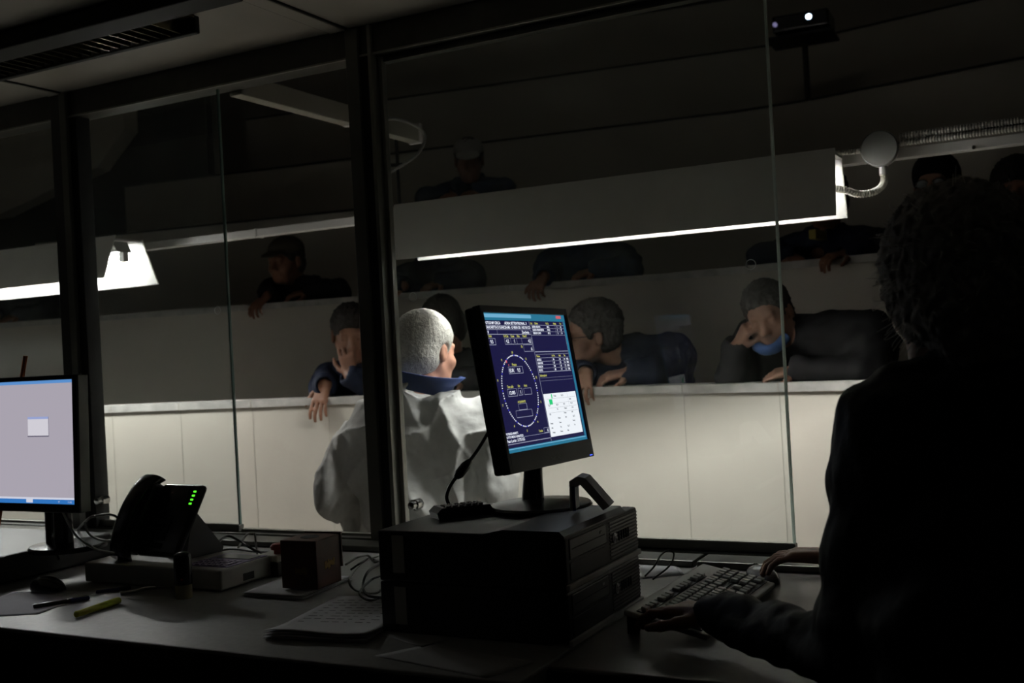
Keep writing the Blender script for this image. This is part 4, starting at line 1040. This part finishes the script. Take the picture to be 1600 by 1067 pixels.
def toloc(root_loc, az, p):
    p = np.asarray(p, float) - np.asarray(root_loc, float); c, s_ = math.cos(az), math.sin(az)
    return np.array((p[0] * c + p[1] * s_, -p[0] * s_ + p[1] * c, p[2]))
def spectator(label, tier, hx, hy, dD, look, az=None, hrot=(0, 0, 0), lean=0.0, hands=None, wr=None, name='person', sh_w=.19, sh_drop=.19, hz=None, rollsh=0.0, neck_off=(0, -.06, -.16)):
    """someone sitting behind a tier parapet with arms on the coping; (hx,hy) only fixes where the head is, on the tier's own depth"""
    D = DS[tier] + dD; a = atY(hx, hy, D)
    # put the head at the right depth behind the actual parapet line
    V = tier_path(DS[tier]); d = ray(hx, hy); best = None
    for (A, sg) in ((A0, -1), (A1, 1)):
        nn = Vector((-math.sin(A), math.cos(A))); t = (V.dot(nn) + dD) / Vector((d.x, d.y)).dot(nn)
        P = Vector((0, 0, H)) + d * t; sdd = (Vector((P.x, P.y)) - V).dot(Vector((math.cos(A), math.sin(A))))
        if best is None or (sdd * sg > 0): best = (P, A)
    P, A = best; fz = FLOORS[tier]; top = TOPS[tier]
    az = (A + math.pi if az is None else az)      # facing -normal
    e = Vector((math.cos(A), math.sin(A), 0)); nn = Vector((-math.sin(A), math.cos(A), 0))
    root = Vector((P.x, P.y, fz)) + nn * (.0)
    T = lambda p: toloc(root, az, p)
    hd = T(P); tz = top - fz
    f0 = -dD              # local y of the parapet's front face
    nk = hd + np.array(rotm(*hrot) @ V3(0, 0, 0)) * 0 + np.array(neck_off); 
    ch = np.array((nk[0] * 1.0, nk[1] - .10 + lean * 0, nk[2] - .24)); pv = np.array((ch[0] - lean, -.42 , .52))
    J = dict(head=hd, neck=nk, chest=ch, pelvis=pv, hrot=hrot)
    look.setdefault('hs', 1.05)
    sz = nk[2] - (sh_drop - .12)
    J['sL'] = nk + np.array((-sh_w, -.03, -(sh_drop - .12) + rollsh)); J['sR'] = nk + np.array((sh_w, -.03, -(sh_drop - .12) - rollsh))
    yc = dD_front = dD
    for S, sg in (('L', -1), ('R', 1)):
        J['e' + S] = np.array((nk[0] + sg * (sh_w + .07), dD - .16, max(tz + .045, nk[2] - .32)))
        J['w' + S] = np.array((nk[0] + sg * .10, dD - .13, tz + .05))
    J['kL'] = np.array((pv[0] - .13, pv[1] + .30, .50)); J['kR'] = np.array((pv[0] + .13, pv[1] + .30, .50))
    J['aL'] = np.array((pv[0] - .13, pv[1] + .20, .10)); J['aR'] = np.array((pv[0] + .13, pv[1] + .20, .10))
    if wr:
        for k, v in wr.items(): J[k] = T(v) if len(v) == 3 and not isinstance(v, list) else np.asarray(v)
    if hands: J['hands'] = hands
    return person(name, label, root, az, J, look)

def px_on(tier, x, y, d):   # a point at the pixel, d metres behind the parapet's front line
    V = tier_path(DS[tier]); dr = ray(x, y); best = None
    for (A, sg) in ((A0, -1), (A1, 1)):
        nn = Vector((-math.sin(A), math.cos(A))); t = (V.dot(nn) + d) / Vector((dr.x, dr.y)).dot(nn)
        P = Vector((0, 0, H)) + dr * t
        if best is None or ((Vector((P.x, P.y)) - V).dot(Vector((math.cos(A), math.sin(A)))) * sg > 0): best = P
    return tuple(best)

M_navy = mat('navy_jacket', (.012, .018, .04), .75, .25, noise=.3, nscale=40)
M_blk = mat('black_jacket', (.014, .014, .016), .7, .3, noise=.3, nscale=40)
M_blue = mat('blue_jacket', (.01, .03, .075), .7, .3, noise=.3, nscale=40)
M_green = mat('olive_jacket', (.03, .032, .022), .75, .25, noise=.3, nscale=40)
M_hd = mat('dark_hair', (.02, .016, .013), .7, .3, noise=.4, nscale=120)
M_hg = mat('greying_hair', (.07, .066, .062), .75, .3, noise=.5, nscale=120)
M_hw = mat('white_hair', (.66, .64, .58), .8, .25, noise=.3, nscale=160, bump=.6, bscale=260)
SK = dict(skin=(.27, .13, .08), skin_n='tan')
SK2 = dict(skin=(.3, .165, .115), skin_n='pale')
down = {'n': (0, -.35, -1), 'curl': .8}

# seats behind the parapets
for i in (0, 1, 2):
    band('trim_%d' % (40 + i), DS[i], .66, .88, FLOORS[i] + .0, FLOORS[i] + .42, M_conc, left=-7.5)

# first tier
p_h = px_on(0, 518, 622, -.02)
spectator('man in dark jacket behind the first parapet, hand over his mouth, other hand hanging over', 0, 549, 522, .14, dict(jacket=('jacket', M_navy), hairm=M_hd, hair='short', hairline=.05, bulk=.98, seed=2., **SK), hrot=(R(28), .25, .0), lean=-.05,
    wr={'wR': px_on(0, 508, 600, .03), 'eR': px_on(0, 515, 590, .22), 'wL': px_on(0, 549, 588, .04), 'eL': px_on(0, 590, 606, .14)},
    hands={'R': {'d': (.05, .55, -.85), 'n': (0, -.9, -.5), 'curl': .35}, 'L': {'d': (.2, .0, 1), 'n': (.1, -1, .1), 'curl': .6}})
spectator('dark-haired figure behind the first parapet, half hidden by the white coat man', 0, 692, 512, .2, dict(jacket=('jacket', M_blk), hairm=M_hd, hair='full', bulk=1.05, seed=3., hnoise=.003, **SK), hrot=(0, .75, 0),
    hands={'L': {'d': (.6, 1, -.2), **down}, 'R': {'d': (-.6, 1, -.2), **down}})
spectator('grey-haired man with glasses leaning on the first parapet in left profile', 0, 925, 520, .16, dict(jacket=('jacket', M_navy), hairm=M_hg, hair='short', hairline=.03, glasses=1, bulk=1.12, seed=4., hthick=.014, hs=1.05, **SK2), hrot=(-R(62), .1, R(-14)), lean=.12,
    neck_off=(-.13, -.11, -.10), sh_w=.18, sh_drop=.13,
    wr={'wR': px_on(0, 914, 583, .02), 'eR': px_on(0, 900, 585, .25), 'wL': px_on(0, 985, 582, .1), 'eL': px_on(0, 1015, 588, .16)},
    hands={'R': {'d': (-.1, .75, -.55), 'n': (0, -.6, -.8), 'curl': .8}, 'L': {'d': (.9, .4, -.1), **down}})
r13, _ = spectator('stout man in dark coat with a blue scarf, cheek resting on his fist', 0, 1201, 493, .15, dict(jacket=('jacket', M_blk), hairm=M_hg, hair='short', hairline=.03, bulk=1.25, seed=5., hs=1.02, **SK2), hrot=(R(12), .32, R(14)), lean=-.1,
    neck_off=(-.10, -.12, -.09), sh_w=.23, sh_drop=.13,
    wr={'wR': px_on(0, 1150, 545, .08), 'eR': px_on(0, 1146, 590, .12), 'wL': px_on(0, 1250, 578, .1), 'eL': px_on(0, 1345, 588, .15)},
    hands={'R': {'d': (-.5, .1, .7), 'n': (-.5, -.6, -.2), 'curl': 1.7, 'thumb': .15}, 'L': {'d': (.9, .3, -.1), **down}})
def scarf(root, pts, m, r):
    mb = MB(); mb.tube(spline([toloc(root.location, root.rotation_euler.z, p) for p in pts], 6), r, 10); return mb.build('scarf', m, root, True)
scarf(r13, [px_on(0, 1182, 541, .10), px_on(0, 1197, 547, .07), px_on(0, 1214, 542, .08), px_on(0, 1228, 526, .12)], mat('blue_scarf', (.04, .08, .2), .8, .2), .02)
# second tier
spectator('man in a flat cap leaning on the second parapet, left of the post', 1, 446, 408, .16, dict(jacket=('jacket', M_blk), hairm=M_hg, hair='short', hat='cap', hatm=mat('tweed_cap', (.11, .1, .075), .9, .2, noise=.4, nscale=200), bulk=1.1, seed=6., **SK), hrot=(R(-8), .15, 0), lean=.08,
    neck_off=(-.06, -.07, -.15), wr={'wR': px_on(1, 418, 462, .02), 'eR': px_on(1, 425, 452, .24)}, hands={'R': {'d': (.2, .8, -.5), **down}, 'L': {'d': (.8, .6, -.1), **down}})
spectator('dark jacketed figure at the second parapet whose head the lamp hides, near the post', 1, 668, 368, .2, dict(jacket=('jacket', M_navy), hairm=M_hd, hair='short', bulk=1.1, seed=7., **SK), lean=0,
    wr={'wR': px_on(1, 630, 447, .04)}, hands={'R': {'d': (.4, .8, -.6), **down}, 'L': {'d': (.6, .8, -.3), **down}})
spectator('blue jacketed figure at the second parapet, head hidden by the lamp, hand over the coping', 1, 905, 340, .22, dict(jacket=('jacket', M_blue), hairm=M_hd, hair='short', bulk=1.2, seed=8., **SK), lean=0, neck_off=(0, -.06, -.17),
    wr={'wR': px_on(1, 850, 432, .0), 'eR': px_on(1, 862, 425, .24)}, hands={'R': {'d': (.15, .8, -.55), 'n': (0, -.6, -.8), 'curl': 1.0}, 'L': {'d': (.9, .4, -.2), **down}})
r11, _ = spectator('dark jacketed figure with a small yellow badge under the right end of the lamp', 1, 1290, 310, .2, dict(jacket=('jacket', M_navy), hairm=M_hd, hair='short', bulk=1.15, seed=9., **SK), neck_off=(.04, -.06, -.17),
    wr={'wL': px_on(1, 1325, 396, .05), 'wR': px_on(1, 1235, 400, .16)}, hands={'L': {'d': (.4, .7, -.1), **down}, 'R': {'d': (-.6, .7, -.3), **down}})
bp_ = toloc(r11.location, r11.rotation_euler.z, px_on(1, 1287, 368, .02)); MB().box(tuple(bp_ - (.016, .0, .02)), tuple(bp_ + (.016, .12, .02)), .004).build('badge', mat('yellow_badge', (.4, .33, .08), .6, .3), r11)
spectator('person in black beanie and round glasses behind the operator, upper right', 1, 1462, 292, .2, dict(jacket=('jacket', M_blk), hairm=M_hd, hair='short', hat='beanie', hatm=mat('black_knit', (.012, .012, .013), .95, .1), glasses=1, bulk=1.1, seed=10., collar=.05, **SK2), hrot=(R(6), -.05, 0),
    hands={'L': {'d': (.6, .8, -.3), **down}, 'R': {'d': (-.6, .8, -.3), **down}})
spectator('dark-haired person at the right edge of the view, beside the beanie wearer', 1, 1590, 300, .2, dict(jacket=('jacket', M_blk), hairm=M_hd, hair='full', hthick=.02, bulk=1.0, seed=11., collar=.04, **SK), hrot=(R(10), .1, 0),
    hands={'L': {'d': (.6, .8, -.3), **down}, 'R': {'d': (-.6, .8, -.3), **down}})
spectator('dark blue jacketed figure under the left lamp at the far left', 1, 22, 420, .2, dict(jacket=('jacket', M_navy), hairm=M_hd, hair='short', bulk=1.1, seed=12., **SK),
    hands={'L': {'d': (.6, .8, -.3), **down}, 'R': {'d': (-.6, .8, -.3), **down}})
# third tier
spectator('man in a pale peaked cap and blue jacket leaning on the third parapet', 2, 733, 251, .14, dict(jacket=('jacket', M_blue), hairm=M_hg, hair='short', hat='cap', hatm=mat('pale_cap', (.32, .31, .29), .9, .2), bulk=1.05, seed=13., **SK), hrot=(R(18), .35, 0), lean=-.1,
    neck_off=(.05, -.1, -.13), hands={'L': {'d': (.6, .8, -.3), **down}, 'R': {'d': (-.6, .8, -.3), **down}})

# ------------------------------------------------------------------ the man in the white coat, standing in the ring
mz = RING_Z
hp_ = atY(667, 549, 3.66)
M_coat = mat('white_nonwoven_coat', (.66, .66, .64), .8, .25, noise=.08, nscale=60, bump=.25, bscale=35)
def coat_folds(P):
    x, y, z = P[..., 0], P[..., 1], P[..., 2]; q = wob(P, 7, 3.0, 2)
    low = np.clip((1.55 - z) * 2.2, 0, 1)
    v = .020 * low * np.sin(x * 42 + 3.2 * q + 1.5 * np.sin(z * 5)) 
    di = .025 * np.clip((z - .95) * 2, 0, 1) * (np.abs(np.sin(x * 13 - z * 16 + 2.1 * q)) ** .6 - .6)
    di2 = .013 * (np.abs(np.sin(x * 21 + z * 12 + 2.6 * q)) ** .7 - .6)
    return v + di + di2 + .003 * wob(P, 45, 1.0, 2)
waz = R(-16)
wl = (hp_.x, hp_.y, mz)
T = lambda p: toloc(wl, waz, p)
hdw = T(hp_)
Jw = dict(head=hdw, neck=hdw + (-.01, -.045, -.19), chest=(0.0, -.02, 1.18), pelvis=(-.02, -.01, .92), hrot=(-R(22), .12, 0),
    sL=(-.20, -.03, 1.345), sR=(.205, -.03, 1.325), eL=T(atY(522, 765, 3.6)), eR=T(atY(765, 768, 3.5)), wL=(-.10, .2, 1.08), wR=(.10, .22, 1.10),
    kL=(-.11, .03, .50), kR=(.11, .03, .50), aL=(-.12, -.02, .09), aR=(.12, -.02, .09),
    hands={'L': {'d': (.9, .3, -.2), 'n': (0, -.3, -1), 'curl': .8}, 'R': {'d': (-.9, .3, -.2), 'n': (0, -.3, -1), 'curl': .8}})
wm, WHM = person('person', 'white-haired man in a white disposable coat seen from behind in the ring', wl, waz, Jw,
    dict(jacket=('coat', M_coat), hairm=M_hw, hair='short', hthick=.012, hairline=.03, hs=1.04, bulk=1.14, thick=.036, hem=.36, collar=.055, dispfn=coat_folds, skirt=(.16, .04, -.1, -.25, -.4), hnoise=.0009, hh=.0028, skin=(.62, .32, .22), skin_n='flushed'), h=.006)
# navy collar standing up under the coat
nkw = np.asarray(Jw['neck'])
def collar_mesh(c, r0, r1, z0, z1, th, a0, a1, m, parent, name='collar', tilt=.0, n=30):
    bm = bmesh.new(); rows = []
    for i in range(n + 1):
        a = a0 + (a1 - a0) * i / n; fl = 1 + .25 * abs(math.cos(a)) ** 3; row = []
        for (r, z) in ((r0, z0), ((r0 + r1) / 2 , (z0 + z1) / 2 + .006), (r1 * fl, z1), (r1 * fl + th, z1 - .002), ((r0 + r1) / 2 + th, (z0 + z1) / 2), (r0 + th, z0)):
            row.append(bm.verts.new((c[0] + r * math.cos(a), c[1] + r * .92 * math.sin(a), c[2] + z + tilt * math.cos(a))))
        rows.append(row)
    for a_, b_ in zip(rows, rows[1:]):
        for k in range(6): bm.faces.new((a_[k], a_[(k + 1) % 6], b_[(k + 1) % 6], b_[k]))
    bm.faces.new(rows[0]); bm.faces.new(rows[-1][::-1]); bmesh.ops.recalc_face_normals(bm, faces=bm.faces)
    me = bpy.data.meshes.new(name); bm.to_mesh(me); bm.free(); return link(name, me, m, parent, True)
collar_mesh(nkw, .092, .118, .065, .125, .006, R(-215), R(32), mat('royal_navy_cloth', (.02, .045, .17), .6, .35, noise=.2, nscale=50), wm, tilt=-.028)

# ------------------------------------------------------------------ the operator at the right, in silhouette
M_op = mat('operator_navy_jacket', (.005, .006, .010), .65, .35, noise=.3, nscale=30, bump=.2, bscale=40)
oaz = R(28)
oh = atY(1492, 452, 1.62)
ol = (oh.x + .06, oh.y - .02, 0)
T = lambda p: toloc(ol, oaz, p)
hdo = T(oh)
wLo, wRo = Vector((.340, 1.955, .832)), Vector((.668, 2.345, .845))
Jo = dict(head=hdo, neck=T((oh.x + .035, oh.y - .03, oh.z - .16)), chest=T((oh.x + .07, oh.y - .0, 1.02)), pelvis=T((oh.x + .06, oh.y - .03, .60)), hrot=(R(-24), .12, 0),
    sL=T((oh.x - .095, oh.y + .01, 1.165)), sR=T((oh.x + .27, oh.y + .13, 1.165)), eL=T((.475, 1.62, .845)), eR=T((.93, 2.0, .93)), wL=T(wLo), wR=T(wRo),
    kL=T((.62, 2.05, .56)), kR=T((.82, 2.1, .56)), aL=T((.66, 2.02, .10)), aR=T((.84, 2.06, .10)),
    hands={'L': {'d': T(wLo + Vector((-.55, .6, -.02))) - T(wLo), 'n': (0, 0, -1), 'curl': .42, 'thumb': .7}, 'R': {'d': T(wRo + Vector((-.75, .35, .0))) - T(wRo), 'n': (0, 0, -1), 'curl': .5}})
op, OHM = person('person', 'operator in a dark jacket at the right, seen from behind over the keyboard', ol, oaz, Jo,
    dict(jacket=('jacket', M_op), hairm=mat('operator_hair', (.4, .38, .36), .85, .2, noise=.5, nscale=90), hair='full', hthick=.024, hs=1.06, hnoise=.005, hh=.004, bulk=1.16, thick=.024, sleeve=.42, collar=.05, hem=.1, skirt=(.3, .15, 0), fold=.006, skin=(.33, .17, .11), skin_n='hands'), h=.006)
# loose hair strands
random.seed(12); mb = MB(); hc = Vector(hdo)
for k in range(900):
    a = random.uniform(0, 2 * math.pi); e = random.uniform(-.9, 1.3)
    d = Vector(OHM @ V3(math.cos(a) * math.cos(e), math.sin(a) * math.cos(e), math.sin(e)))
    lc = Vector(OHM.T @ np.array(d)); 
    if lc.y > .45 and lc.z < .5: continue
    q = hc + Vector(OHM @ V3(0, -.02, .03)) + Vector(OHM @ V3(lc.x * .104, lc.y * .122, lc.z * (.108 if lc.z > 0 else .13)))
    tg = Vector((random.gauss(0, 1), random.gauss(0, 1), random.gauss(-.6, .8))).normalized()
    L_ = random.uniform(.012, .03); pts = [q - d * .006, q + d * .004 + tg * L_ * .35, q + d * random.uniform(.004, .016) + tg * L_ * .7, q + d * random.uniform(.002, .02) + tg * L_]
    mb.tube(spline(pts, 3), .0006, 4)
tag(mb.build('hair_strands', mat('strand_grey', (.8, .78, .75), .6, .4), op), kind='stuff')
# the operator's chair
chp = np.asarray(Jo['pelvis']); wc = Matrix.Rotation(oaz, 3, 'Z') @ Vector(chp) + Vector(ol)
oc = thing('office_chair', 'black office chair under the seated operator', 'chair', (wc.x, wc.y, 0), oaz)
MB().box((-.24, -.23, .40), (.24, .24, .46), .025).build('seat', M_black, oc)
MB().lathe([(.03, .06), (.03, .4)], 16).build('gas_post', M_black, oc)
for k in range(5):
    a = 2 * math.pi * k / 5; MB().tube([(0, 0, .09), (.3 * math.cos(a), .3 * math.sin(a), .06)], [.025, .015], 8).build('leg', M_black, oc)
    MB().lathe([(.02, -.015), (.028, -.012), (.028, .012), (.02, .015)], 14, M=Matrix.Translation((.3 * math.cos(a), .3 * math.sin(a), .028)) @ Matrix.Rotation(R(90), 4, 'X')).build('castor', M_rubber, oc)
